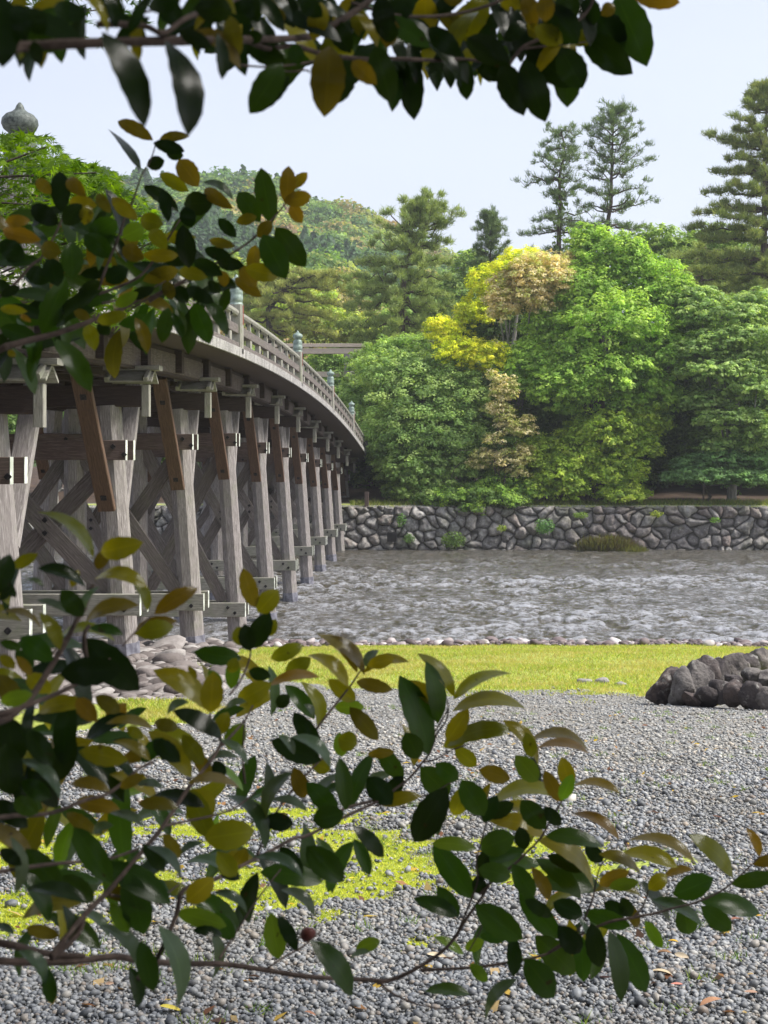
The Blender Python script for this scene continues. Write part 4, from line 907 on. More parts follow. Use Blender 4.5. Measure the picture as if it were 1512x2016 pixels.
# ------------------------------------------------------------------ maple in front of the near end of the bridge
def maple(name_mesh,regions,seed,parent,cols,size=.062):
    rs=np.random.RandomState(seed); Vs=[];Cs=[];Fs=[];o_=0
    ang=np.radians([0,38,76,118]); ln=[1.,.92,.72,.42]
    out=[(0.,-.08)]
    tips=[(-ang[3],ln[3]),(-ang[2],ln[2]),(-ang[1],ln[1]),(0,1.),(ang[1],ln[1]),(ang[2],ln[2]),(ang[3],ln[3])]
    ring=[]
    for i,(a_,l_) in enumerate(tips):
        for da,fr in ((-.13,.45),(0,1.),(.13,.45)):
            ring.append((math.sin(a_+da)*l_*fr,math.cos(a_+da)*l_*fr))
        if i<6:
            am=(a_+tips[i+1][0])/2; ring.append((math.sin(am)*.24,math.cos(am)*.24))
    ring=np.array(ring); k=len(ring)
    for (px0,px1,top,bot,y0,y1,n,ci) in regions:
        for _ in range(n):
            px=rs.uniform(px0,px1); tp=np.interp(px,[t[0] for t in top],[t[1] for t in top]); 
            py=tp+abs(rs.rand()**1.25)*(bot-tp); y=rs.uniform(y0,y1); c=P(px,py,y)
            nn=np.array([rs.normal(0,.5),rs.normal(-.25,.5),1.0])+rs.normal(0,.35,3); nn/=np.linalg.norm(nn)
            t=np.array([rs.normal(.3,.6),rs.normal(-.2,.6),-.35]); t-=nn*(t@nn); t/=np.linalg.norm(t); b=np.cross(nn,t)
            s=size*rs.uniform(.6,1.15); r2=(ring**2).sum(1)
            pts=c+np.outer(ring[:,0],b)*s+np.outer(ring[:,1],t)*s-np.outer(r2,nn)*s*rs.uniform(.05,.35)
            V=np.vstack([c[None],pts]); Vs.append(V)
            Fs.append(np.array([[0,i+1,(i+1)%k+1] for i in range(k)])+o_); o_+=k+1
            col=np.array(cols[ci][rs.randint(len(cols[ci]))])*rs.uniform(.75,1.25); Cs.append(np.repeat(col[None],k+1,0))
    return link(name_mesh,quads(name_mesh,np.concatenate(Vs),np.concatenate(Fs),{'col':np.concatenate(Cs)}),M['maple'],parent)
M['maple']=foliage('maple_leaves',.55,.5)
mt=P(-330,700,6.2); mt[2]=float(ground_z(mt[0],6.2))
mp=empty('maple_tree',tuple(mt)); tag(mp,'fresh green maple with fine star-shaped leaves in front of the near end of the bridge','tree')
MC=[[(.085,.165,.006),(.14,.25,.008),(.05,.11,.006)],[(.03,.07,.012),(.04,.09,.015)]]  # second set: backlit silhouette darkness put into the top-left leaf colours
maple('crown',[(-40,235,[(-40,262),(0,268),(60,262),(105,272),(120,300),(150,318),(190,325),(240,350)],430,6.0,7.2,1000,0),
 (60,320,[(60,300),(150,345),(200,350),(240,372),(285,392),(310,425),(325,470)],620,5.6,6.8,1350,0),
 (-40,260,[(-40,400),(260,430)],640,5.6,6.6,600,0),
 (300,400,[(300,560),(400,600)],640,6.4,7.,60,0),
 (0,200,[(-40,-60),(60,-60),(200,-60)],100,6.0,7.2,120,1),(40,130,[(40,-20),(130,-20)],60,6.0,7.2,70,1),(215,300,[(215,-20),(300,-20)],48,6,7.,40,1)],91,mp,MC)
m=MB(); rs_=random.Random(4)
m.tube([mt,P(-330,300,6.3),P(-300,-100,6.4),P(-200,-400,6.4)],[.12,.1,.08,.05],8)
for a_,b_,c_ in (((-330,500),(-60,420),(130,470)),((-330,450),(-40,350),(190,340)),((-330,600),(20,420),(290,400)),((-320,420),(-20,330),(90,290)),((-330,560),(60,520),(300,480)),((-300,-60),(-20,40),(190,20)),((-330,620),(0,500),(210,610))):
    y=6.2+rs_.uniform(-.2,.5); m.tube([P(*a_,y),P((a_[0]+b_[0])/2,(a_[1]+b_[1])/2-20,y),P(*b_,y),P(*c_,y)],[.02,.013,.008,.003],6)
for k in range(60):
    x=rs_.uniform(-20,300); yy_=rs_.uniform(330+x*.25,520); y=rs_.uniform(5.9,6.8); m.tube([P(x-rs_.uniform(30,80),yy_+rs_.uniform(-5,40),y),P(x,yy_,y),P(x+rs_.uniform(10,40),yy_-rs_.uniform(-15,25),y)],[.005,.003,.0015],4)
m.build('trunk',M['bark'],mp)

# ------------------------------------------------------------------ glossy leaves close to the camera
a=N('glossy_leaf'); c=a.attr('col'); u=a.uv(); sp=a.n('SeparateXYZ',{0:u})
vein=a.ramp(a.math('ABSOLUTE',sp.outputs[0]),[(0,.55),(.05,0)])
side=a.n('TexWave',{'Vector':a.map(u,(1,1,1)),'Scale':3.2,'Distortion':.6,'Detail':2},bands_direction='DIAGONAL').outputs['Fac']
spot=a.ramp(a.noise(a.coord(),90,2,.5),[(.70,0),(.76,.7)])
cc=a.mix(vein,c,a.mix(1.,c,(1.9,1.9,1.6),'MULTIPLY')); cc=a.mix(a.ramp(a.noise(a.coord(),26,3,.6),[(.35,.35),(.65,0)]),cc,a.mix(1.,c,(.55,.6,.5),'MULTIPLY'))
cc=a.mix(spot,cc,(.03,.015,.008))
bp=a.bump(a.math('ADD',side,a.math('MULTIPLY',a.noise(a.coord(),160,2),.6)),.12,.002)
d=a.pbsdf(cc,.22,bp,spec=.5)
t=a.n('BsdfTranslucent',{0:a.mix(1.,cc,(1.8,1.6,.5),'MULTIPLY')}).outputs[0]
M['leaf']=a.done(a.n('MixShader',{0:.5,1:d,2:t}).outputs[0])
a=N('twig_bark'); nn=a.noise(a.map(a.coord(),(1,1,1)),60,5,.7)
M['twig']=a.done(a.pbsdf(a.ramp(nn,[(.35,(.035,.022,.018)),(.65,(.12,.085,.07))]),.75,a.bump(nn,.5,.002)))
a=N('young_twig'); M['youngtwig']=a.done(a.pbsdf((.12,.035,.03),.5))
CROP={'c':(0,0,1.99),'d':(752,0,1.99),'A':(0,550,3.98),'B':(340,550,3.6),'C':(0,900,3.98),'D':(0,950,1.99),'E':(0,1450,1.99),'F':(752,1450,1.99),'G':(180,1230,3.287),'H':(0,180,4.288)}
KC={'k':(.011,.026,.005),'g':(.029,.068,.008),'o':(.19,.185,.009),'b':(.13,.105,.012),'r':(.18,.125,.014),'p':(.30,.13,.05),'y':(.06,.10,.06),'l':(.12,.22,.02)}  # y: sky glint put into a paler grey-green
YOUNG='obrp'
class Leaves:
    def __init__(s,seed): s.rs=random.Random(seed); s.d={0:([],[],[],[]),1:([],[],[],[])}
    def add(s,b,t,wv,kind,yb):
        """b,t photo directions of base and tip, wv the width the photo shows"""
        r=s.rs; t=(b[0]+(t[0]-b[0])*1.07,b[1]+(t[1]-b[1])*1.07); ln=math.hypot(t[0]-b[0],t[1]-b[1]); dy=r.uniform(-.22,.22)*ln*yb/F
        B=Vector(P(b[0],b[1],yb)); T=Vector(P(t[0],t[1],yb+dy)); ax=T-B; L=ax.length; ax/=L
        tocam=(Vector((0,0,EYE))-B); tocam-=ax*tocam.dot(ax); tocam.normalize()
        perp=ax.cross(tocam)
        if perp.z<0: perp=-perp
        wfull=max(.40*L,wv*yb/F); cosr=min(1,wv*yb/F/wfull); th=math.acos(cosr)*(.92)
        if kind=='y': th=max(th,.9)
        n=(tocam*math.cos(th)+perp*math.sin(th)); n=-n if n.z<-.2 else n
        wd=n.cross(ax).normalized()
        arch=L*(r.uniform(.13,.24) if kind in YOUNG or kind=='y' else r.uniform(.06,.15)); fold=r.uniform(.12,.42); tw=r.uniform(-.55,.55)
        col=KC[kind]; j=r.uniform(.75,1.3); col=(col[0]*j*r.uniform(.85,1.15),col[1]*j,col[2]*j)
        V,C,Q,U=s.d[1 if kind in YOUNG else 0]; o_=len(V); nt,ns=10,4
        edge=r.uniform(-.01,.01)
        for i in range(nt+1):
            t_=i/nt; w_=(t_**.70)*((1-t_)**.70)*2.4*wfull/2 if 0<i<nt else wfull*.012
            w_=max(w_,wfull*.012)
            cen=B+ax*(L*t_)+n*(arch*4*t_*(1-t_))+wd*(math.sin(t_*PI)*edge*L)
            a2=tw*(t_-.4); wv2=wd*math.cos(a2)+n*math.sin(a2); nv=n*math.cos(a2)-wd*math.sin(a2)
            for k in range(ns+1):
                q=(k/ns*2-1); ser=1+(.035*(-1)**i if abs(q)==1 else 0)
                p=cen+wv2*(q*w_*ser)+nv*(fold*abs(q)*w_-.12*w_*q*q)
                V.append(p[:]); C.append(col)
        for i in range(nt):
            for k in range(ns):
                a0=o_+i*(ns+1)+k; Q.append((a0,a0+1,a0+ns+2,a0+ns+1))
                for (ii,kk) in ((i,k),(i,k+1),(i+1,k+1),(i+1,k)): U.append((kk/ns*2-1,ii/nt*4))
    def table(s,crop,rows,dep):
        ox,oy,sc_=CROP[crop]
        for (bx,by,tx,ty,wv,kd) in rows:
            px,py=ox+bx/sc_,oy+by/sc_; y=dep(px,py) if callable(dep) else dep
            s.add((px,py),(ox+tx/sc_,oy+ty/sc_),wv/sc_,kd,y*s.rs.uniform(.95,1.06))
    def build(s,parent):
        for k,nm in ((0,'mature_leaves'),(1,'young_leaves')):
            V,C,Q,U=s.d[k]
            if V: link(nm,quads(nm,V,Q,{'col':np.array(C)},True,uv=U),M['leaf'],parent)
def stem(m,crop,pts,r0,r1,dep,n=4):
    ox,oy,sc_=CROP[crop] if crop else (0,0,1); W=[]
    for (x,y) in pts:
        px,py=ox+x/sc_,oy+y/sc_; W.append(Vector(P(px,py,dep(px,py) if callable(dep) else dep)))
    out=[]
    for i in range(len(W)-1):        # catmull-rom so twigs bend smoothly
        p0=W[max(i-1,0)];p1=W[i];p2=W[i+1];p3=W[min(i+2,len(W)-1)]
        for k in range(n):
            t=k/n; out.append(.5*((2*p1)+(p2-p0)*t+(2*p0-5*p1+4*p2-p3)*t*t+(3*p1-p0-3*p2+p3)*t**3))
    out.append(W[-1]); N_=len(out)
    r0=min(r0*.62,.0036); r1=min(r1*.7,.0022); rr=random.Random(N_+int(r0*1e5)); m.tube(out,[(r0+(r1-r0)*i/(N_-1))*rr.uniform(.93,1.1) for i in range(N_)],8)
def fill(L,poly,n,lens,kinds,dep,seed,ang=(0,360)):
    r=random.Random(seed); xs_=[p[0] for p in poly]; ys_=[p[1] for p in poly]; c=0
    def inside(x,y):
        k=False; j=len(poly)-1
        for i in range(len(poly)):
            if (ys_[i]>y)!=(ys_[j]>y) and x<(xs_[j]-xs_[i])*(y-ys_[i])/(ys_[j]-ys_[i])+xs_[i]: k=not k
            j=i
        return k
    while c<n:
        x=r.uniform(min(xs_),max(xs_)); y=r.uniform(min(ys_),max(ys_))
        if not inside(x,y): continue
        c+=1; l=r.uniform(*lens); a_=math.radians(r.uniform(*ang)); d_=dep(x,y) if callable(dep) else dep
        L.add((x,y),(x+math.cos(a_)*l,y-math.sin(a_)*l),l*r.uniform(.2,.42),r.choice(kinds),d_*r.uniform(1.0,1.25))

# the tree overhead: its limb crosses the top of the view, its trunk stands behind and left of the camera
tb=Vector((-2.6,-1.2,float(ground_z(-2.6,-1.2))))
tree=empty('overhanging_evergreen',tuple(tb)); tag(tree,'evergreen tree whose dark leafy limb hangs across the top of the view','tree')
dT=lambda x,y: float(np.interp(x,[-100,0,350,560,900,1300],[.72,.76,.82,1.0,1.12,1.2]))
m=MB(); stem(m,None,[(-900,-260),(-300,60),(-60,112),(40,92),(200,84),(370,80),(482,78),(603,73),(653,50),(723,5),(800,-60)],.0125,.004,dT)
stem(m,'c',[(960,150),(1050,190),(1150,180),(1280,215),(1440,232),(1512,228),(1700,236),(1820,232),(1960,252)],.0035,.0018,dT)
stem(m,'d',[(500,250),(560,180),(700,120),(800,50),(840,-40)],.0025,.0022,dT)
stem(m,'d',[(560,190),(700,175),(800,165)],.0016,.001,dT)
stem(m,'c',[(940,255),(1060,262),(1200,245),(1270,228)],.0014,.001,dT)
stem(m,'c',[(1060,262),(1130,280),(1200,275),(1210,285)],.0012,.001,dT)
stem(m,'c',[(380,95),(560,100),(640,130),(730,70),(850,30),(960,-20)],.003,.0022,dT)
stem(m,'c',[(500,100),(530,60),(600,40)],.002,.001,dT)
stem(m,'d',[(-120,10),(60,60),(250,60),(420,20),(540,-40)],.002,.002,dT)
limb=m.build('limb',M['twig'],tree)
L=Leaves(1)
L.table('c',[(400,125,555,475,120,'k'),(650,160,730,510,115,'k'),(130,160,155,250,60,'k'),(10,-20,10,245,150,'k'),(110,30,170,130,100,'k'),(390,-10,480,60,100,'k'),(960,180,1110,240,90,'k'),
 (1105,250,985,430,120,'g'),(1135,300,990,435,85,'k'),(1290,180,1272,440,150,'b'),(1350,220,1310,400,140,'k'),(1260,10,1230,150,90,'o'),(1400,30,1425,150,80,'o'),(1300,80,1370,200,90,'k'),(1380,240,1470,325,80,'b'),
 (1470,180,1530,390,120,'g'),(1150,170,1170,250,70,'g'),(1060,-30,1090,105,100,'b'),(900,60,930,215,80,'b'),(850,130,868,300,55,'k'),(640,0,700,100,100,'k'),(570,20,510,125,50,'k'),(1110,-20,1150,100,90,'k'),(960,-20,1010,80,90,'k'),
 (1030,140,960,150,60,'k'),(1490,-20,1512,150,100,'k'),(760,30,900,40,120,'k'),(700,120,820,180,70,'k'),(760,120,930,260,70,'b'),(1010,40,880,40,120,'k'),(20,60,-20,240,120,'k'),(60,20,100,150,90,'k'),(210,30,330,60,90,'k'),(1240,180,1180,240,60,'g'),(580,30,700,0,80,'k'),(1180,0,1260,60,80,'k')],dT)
L.table('d',[(170,-20,170,130,110,'o'),(225,60,330,120,70,'b'),(400,-20,330,150,110,'o'),(480,160,555,95,70,'k'),(180,110,300,210,90,'k'),(330,150,490,240,120,'k'),(20,230,38,425,75,'g'),(60,225,60,370,85,'k'),(105,195,125,452,112,'k'),
 (320,235,332,382,80,'k'),(370,240,470,305,90,'k'),(470,250,550,440,120,'k'),(555,235,635,462,125,'k'),(560,185,740,330,120,'k'),(720,175,725,405,130,'g'),(700,185,780,335,130,'k'),(740,175,820,130,70,'o'),(600,105,700,165,90,'o'),
 (640,20,760,160,140,'k'),(790,145,970,280,130,'k'),(830,50,935,200,150,'k'),(920,-20,1030,242,165,'g'),(980,-20,1155,8,90,'r'),(860,60,905,20,60,'b'),(500,10,560,90,70,'o'),(640,-20,640,80,80,'b'),(-10,120,60,130,90,'k'),(90,-20,60,80,100,'k'),
 (40,60,20,180,90,'b'),(120,70,150,190,120,'k'),(280,-20,270,20,80,'b'),(460,-30,530,30,80,'o'),(560,-20,600,100,80,'b'),(200,180,60,110,90,'k'),(710,60,800,130,60,'k'),(560,100,650,150,60,'o'),(690,-20,760,60,110,'k'),(800,-10,830,90,90,'k')],dT)
fill(L,[(0,-40),(1180,-40),(1150,10),(900,60),(500,40),(0,60)],95,(70,130),'kkkkgo',dT,5,(200,340))
fill(L,[(400,30),(760,30),(960,40),(1150,20),(1130,90),(800,95),(500,85)],46,(70,120),'kkkgo',dT,6,(210,330))
L.build(limb)
m=MB(); m.tube([tb-Vector((0,0,.3)),tb+Vector((.1,0,1.2)),tb+Vector((.3,.1,2.6)),tb+Vector((.9,.3,4.4))],[.2,.16,.12,.05],10)
for q in ((1.2,1.2,3.4),(3.4,.5,3.6),(2.,2.6,3.8),(.2,3.,3.4),(-1,2,3.)): m.tube([tb+Vector((.2,.05,2.0)),tb+Vector(q)*.5+Vector((.1,0,1.2)),tb+Vector(q)],[.06,.04,.012],7)
m.build('trunk',M['bark'],tree)
r2=np.random.RandomState(9); n=40000  # unseen canopy overhead, spread and thickness set to shade the near leaves
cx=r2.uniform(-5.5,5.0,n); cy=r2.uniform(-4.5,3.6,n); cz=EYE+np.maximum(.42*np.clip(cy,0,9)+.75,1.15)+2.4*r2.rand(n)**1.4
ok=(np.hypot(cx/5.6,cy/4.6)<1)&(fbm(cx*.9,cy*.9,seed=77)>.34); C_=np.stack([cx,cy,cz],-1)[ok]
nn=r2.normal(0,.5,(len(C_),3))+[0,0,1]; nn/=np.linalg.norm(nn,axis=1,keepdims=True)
# unseen wall of leaves added behind the camera to block sky light
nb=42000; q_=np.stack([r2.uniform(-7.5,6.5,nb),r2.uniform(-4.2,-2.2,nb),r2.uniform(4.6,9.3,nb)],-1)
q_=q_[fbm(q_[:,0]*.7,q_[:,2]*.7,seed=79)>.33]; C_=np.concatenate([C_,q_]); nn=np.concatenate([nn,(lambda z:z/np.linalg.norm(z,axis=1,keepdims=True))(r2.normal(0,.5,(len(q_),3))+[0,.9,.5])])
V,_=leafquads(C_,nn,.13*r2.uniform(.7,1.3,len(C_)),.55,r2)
link('crown',quads('crown',V,np.arange(len(V)).reshape(-1,4),{'col':np.tile(np.array([[.02,.05,.012]]),(len(V),1))}),M['leaf_far'],tree)  # unseen leaves added overhead and behind the camera for shade

# the shrub whose branches reach in from the left
sb=Vector((-1.9,.9,float(ground_z(-1.9,.9))))
shrub=empty('evergreen_shrub',tuple(sb)); tag(shrub,'glossy-leaved evergreen shrub reaching in from the left with olive and orange young leaves','shrub')
m=MB(); m.tube([sb-Vector((0,0,.2)),sb+Vector((.1,.05,.5)),sb+Vector((.05,.1,1.1)),sb+Vector((.15,.15,1.9))],[.05,.04,.03,.015],8)
stemw=m.build('main_stem',M['twig'],shrub)
# upper left branch
dM=lambda x,y: float(np.interp(x,[0,250,600],[1.25,1.35,1.45]))
m=MB(); stem(m,'A',[(-900,900),(-300,700),(0,550),(70,520),(300,460),(420,430),(600,370),(750,310),(960,230),(1180,100)],.006,.003,dM)
stem(m,'c',[(585,1180),(700,1110),(800,1060),(880,1010),(960,960),(1030,900),(1100,820),(1125,790)],.003,.0012,dM)
stem(m,'H',[(830,1670),(900,1480),(1000,1230),(1050,1080),(1130,900),(1190,720),(1240,640)],.0022,.001,dM)
stem(m,'H',[(830,1710),(1000,1650),(1180,1560),(1300,1420),(1415,1250),(1500,1110),(1540,1060)],.0025,.0012,dM)
stem(m,'H',[(-60,1790),(0,1730),(150,1600),(250,1480),(350,1400),(370,1300)],.003,.0015,dM)
stem(m,'H',[(350,1400),(460,1220),(520,1080)],.002,.0012,dM)
stem(m,'H',[(860,1790),(1000,1760),(1190,1710),(1400,1600)],.002,.001,dM); stem(m,'A',[(1000,250),(1250,100),(1500,10)],.002,.001,dM)
stem(m,'c',[(580,650),(600,600),(610,560)],.0012,.0008,dM)
br1=m.build('branch',M['twig'],shrub)
L=Leaves(2)
L.table('c',[(548,665,430,515,30,'k'),(600,550,470,480,62,'b'),(625,545,735,535,45,'b'),(600,560,715,590,60,'k'),(650,600,715,610,50,'k'),(575,650,640,630,62,'k'),(700,625,772,725,90,'r'),(740,750,635,685,60,'o'),(720,800,828,795,105,'k'),(790,715,905,780,35,'y'),
 (800,740,905,812,60,'b'),(700,830,570,735,60,'k'),(660,870,640,750,55,'k'),(715,880,740,1040,88,'k'),(720,810,750,885,70,'k'),(1065,880,1025,672,95,'g'),(1020,870,940,760,88,'g'),(1120,800,1130,660,70,'r'),(1140,740,1200,680,50,'r'),(1110,790,1212,768,70,'b'),
 (1140,800,1180,870,60,'r'),(1080,890,1190,1035,105,'g'),(1030,920,1115,1082,112,'g'),(960,1050,1085,1080,80,'o'),(1010,930,1060,870,60,'b'),(925,930,860,860,55,'k'),(925,870,1000,850,50,'b'),(820,940,915,965,45,'b'),(640,880,555,860,80,'o'),
 (480,930,560,890,80,'l'),(540,860,445,780,60,'o'),(240,830,235,680,85,'k'),(200,760,148,705,55,'r'),(265,700,332,765,62,'r'),(270,790,372,805,70,'o'),(330,880,345,810,60,'o'),(230,880,130,810,85,'k'),(250,880,315,805,85,'k'),(350,930,450,870,100,'g'),(20,870,112,865,55,'r'),
 (160,940,20,905,70,'r'),(0,950,90,1010,90,'k'),(240,990,165,970,80,'b'),(280,950,285,1085,95,'g'),(190,1010,225,1115,90,'k'),(330,920,440,1000,90,'g'),(480,970,560,1010,75,'b'),(560,1000,690,1000,60,'o'),(630,970,715,1035,80,'k'),(640,930,760,930,60,'o'),
 (760,1020,865,1075,70,'k'),(850,1030,950,1040,60,'k'),(800,975,905,1015,60,'k'),(700,1060,805,1085,60,'o'),(940,1040,1000,1120,70,'b'),(1000,960,985,1060,60,'b'),(590,900,650,970,70,'o'),(520,850,450,800,50,'o'),(380,760,430,830,50,'b'),(560,1100,690,1060,70,'b'),(500,1050,420,1100,80,'k'),(100,1060,190,1100,80,'k'),(870,1060,880,1120,50,'r')],dM)
L.table('A',[(330,430,500,10,200,'g'),(440,370,770,110,140,'k'),(760,330,985,270,120,'o'),(690,350,740,545,130,'o'),(770,340,850,430,110,'k'),(0,380,275,460,160,'g'),(440,470,695,855,180,'g'),(330,480,250,790,100,'g'),(1060,300,1150,560,110,'b'),
 (1210,220,1150,565,100,'g'),(1320,220,1270,480,140,'g'),(1350,260,1430,450,85,'g'),(0,230,200,250,85,'o'),(580,250,700,300,90,'b'),(0,600,20,430,110,'k'),(1000,150,1200,70,100,'k'),(1300,60,1500,120,100,'k'),(900,210,1070,110,110,'l'),(60,560,120,600,60,'o'),(0,130,150,60,90,'k'),(1350,160,1300,20,110,'b'),(600,130,770,20,110,'k'),(160,280,240,330,50,'r')],dM)
L.table('B',[(150,165,255,440,160,'g'),(210,130,375,382,105,'g'),(395,60,350,220,85,'g'),(440,-10,620,115,105,'b'),(100,60,280,160,110,'k'),(0,30,100,160,110,'k'),(20,200,70,400,70,'g'),(250,10,330,90,80,'k'),(330,-20,440,60,90,'k')],dM)
fill(L,[(0,420),(180,420),(330,480),(450,560),(440,610),(300,620),(0,640)],56,(60,105),'kkgggggb',lambda x,y:dM(x,y)*1.05,7)
fill(L,[(0,540),(300,560),(420,590),(300,650),(120,680),(0,700)],26,(70,120),'kkggb',lambda x,y:dM(x,y)*1.03,17)
L.build(br1)
# lower left branches, closest to the camera
dL=lambda x,y: float(np.interp(x,[-100,0,300,600,800],[.92,1.0,1.15,1.35,1.45]))
m=MB(); stem(m,'D',[(-400,1000),(-100,955),(0,935),(60,900),(130,830),(200,720),(260,620),(300,540),(340,470),(365,400)],.007,.002,dL)
stem(m,'D',[(-300,960),(0,905),(140,860),(280,800),(380,740),(430,690)],.004,.0015,dL)
stem(m,'C',[(350,1600),(480,1460),(600,1300),(680,1180)],.0022,.001,dL); stem(m,'C',[(960,1480),(1060,1370),(1200,1230)],.0015,.0008,dL)
stem(m,'D',[(340,700),(330,600),(350,560)],.003,.002,dL)
stem(m,'E',[(-200,560),(0,530),(200,500),(420,480),(540,440)],.003,.0015,dL)
stem(m,'E',[(200,860),(330,700),(430,600),(540,470),(640,350),(740,200),(830,90),(870,20)],.0038,.0022,dL)
stem(m,'D',[(870,1020),(825,930),(830,870)],.0022,.001,dL); stem(m,'D',[(870,1030),(960,930),(1000,850)],.0022,.001,dL)
stem(m,'D',[(900,830),(940,780),(975,700),(985,640)],.0018,.001,dL); stem(m,'D',[(960,1180),(950,1080),(955,990),(960,930)],.002,.001,dL)
stem(m,'E',[(-100,330),(60,310),(200,300),(330,250),(430,220),(540,130),(600,100)],.003,.0014,dL)
stem(m,'E',[(540,950),(620,860),(690,700),(720,600),(840,560),(1000,480),(1150,400),(1200,390),(1340,320),(1512,240)],.0036,.0022,dL)
stem(m,'E',[(860,870),(930,760),(1000,650),(1060,570),(1100,520)],.0018,.001,dL)
stem(m,'E',[(430,620),(600,640),(700,580)],.002,.001,dL); stem(m,'E',[(330,700),(300,780),(200,870)],.0035,.003,dL)
stem(m,'E',[(640,350),(740,330),(900,290),(1000,220)],.002,.001,dL); stem(m,'E',[(1000,480),(1080,300),(1190,160),(1290,60)],.002,.0012,dL)
br2=m.build('branch',M['twig'],shrub)
L=Leaves(3)
L.table('C',[(735,790,320,455,95,'o'),(790,745,1100,670,200,'o'),(760,880,830,735,120,'b'),(740,960,1130,1020,110,'o'),(1000,930,1150,1190,90,'o'),(100,860,285,765,110,'o'),(-40,1080,70,780,190,'k'),(560,1020,610,890,80,'o'),(670,1020,320,880,100,'k'),(480,1040,640,1235,170,'g'),
 (1210,1230,1530,1040,150,'r'),(640,1250,770,1030,120,'y'),(670,1290,1060,1170,120,'b'),(1050,1390,1370,1290,130,'b'),(170,1500,10,1450,90,'g'),(160,1410,400,1580,190,'g'),(640,1420,1060,1800,290,'k'),(470,1700,930,1660,250,'k'),(0,1220,300,1330,60,'b'),(310,1220,460,1490,120,'o'),
 (540,1230,300,1130,60,'y'),(700,1340,950,1390,90,'g'),(640,1480,860,1570,110,'o'),(1220,1700,1512,1780,110,'o'),(20,950,120,1090,80,'k'),(200,960,330,1010,70,'y'),(0,1550,110,1650,100,'o'),(130,1560,240,1700,90,'r'),(100,1000,0,1120,80,'k')],dL)
L.table('D',[(945,690,770,665,85,'g'),(900,745,925,690,55,'o'),(905,810,918,695,65,'l'),(830,900,615,745,85,'o'),(825,900,835,750,100,'o'),(930,860,1055,790,90,'o'),(1055,795,1240,765,42,'r'),(1060,760,980,740,60,'k'),(1060,690,1180,640,70,'o'),(1120,760,1210,690,80,'o'),
 (1365,800,1215,685,60,'o'),(1400,745,1255,605,55,'r'),(1430,720,1480,660,70,'y'),(1440,715,1540,690,60,'o'),(1395,780,1530,810,60,'b'),(985,650,1050,515,95,'k'),(980,660,960,560,75,'k'),(960,640,930,570,80,'o'),(1000,490,955,345,75,'r'),(1010,510,1085,425,90,'o'),(1040,600,1080,540,60,'o'),
 (530,590,670,565,85,'o'),(410,955,490,870,75,'r'),(415,945,590,965,38,'r'),(320,1050,490,1085,90,'o'),(590,1090,450,1020,45,'o'),(250,1110,275,865,100,'k'),(60,1110,30,930,140,'k'),(110,970,200,1100,95,'k'),(150,900,330,870,70,'o'),(300,845,375,930,75,'r'),(870,1000,690,900,75,'k'),
 (800,1090,600,985,80,'o'),(600,1010,700,1090,80,'k'),(850,990,890,905,70,'o'),(880,890,960,860,50,'y'),(950,940,900,1040,90,'l'),(1060,1010,1245,1085,100,'k'),(1090,990,1150,1060,60,'y'),(1150,900,1250,1040,80,'k'),(1190,870,1225,915,45,'y'),(1310,880,1420,880,65,'l'),
 (1370,880,1475,1000,75,'b'),(1340,1075,1330,985,65,'l'),(740,860,660,905,60,'y'),(560,1000,500,960,50,'o'),(640,1000,560,1090,70,'g'),(700,960,610,940,60,'b'),(470,900,380,840,70,'b'),(70,880,0,760,90,'b'),(200,820,110,760,80,'o'),(0,860,120,830,70,'l'),(420,700,520,740,60,'b'),(60,660,130,720,60,'g'),(1130,830,1090,880,60,'k'),(770,770,740,720,30,'o'),(870,800,820,740,50,'l')],dL)
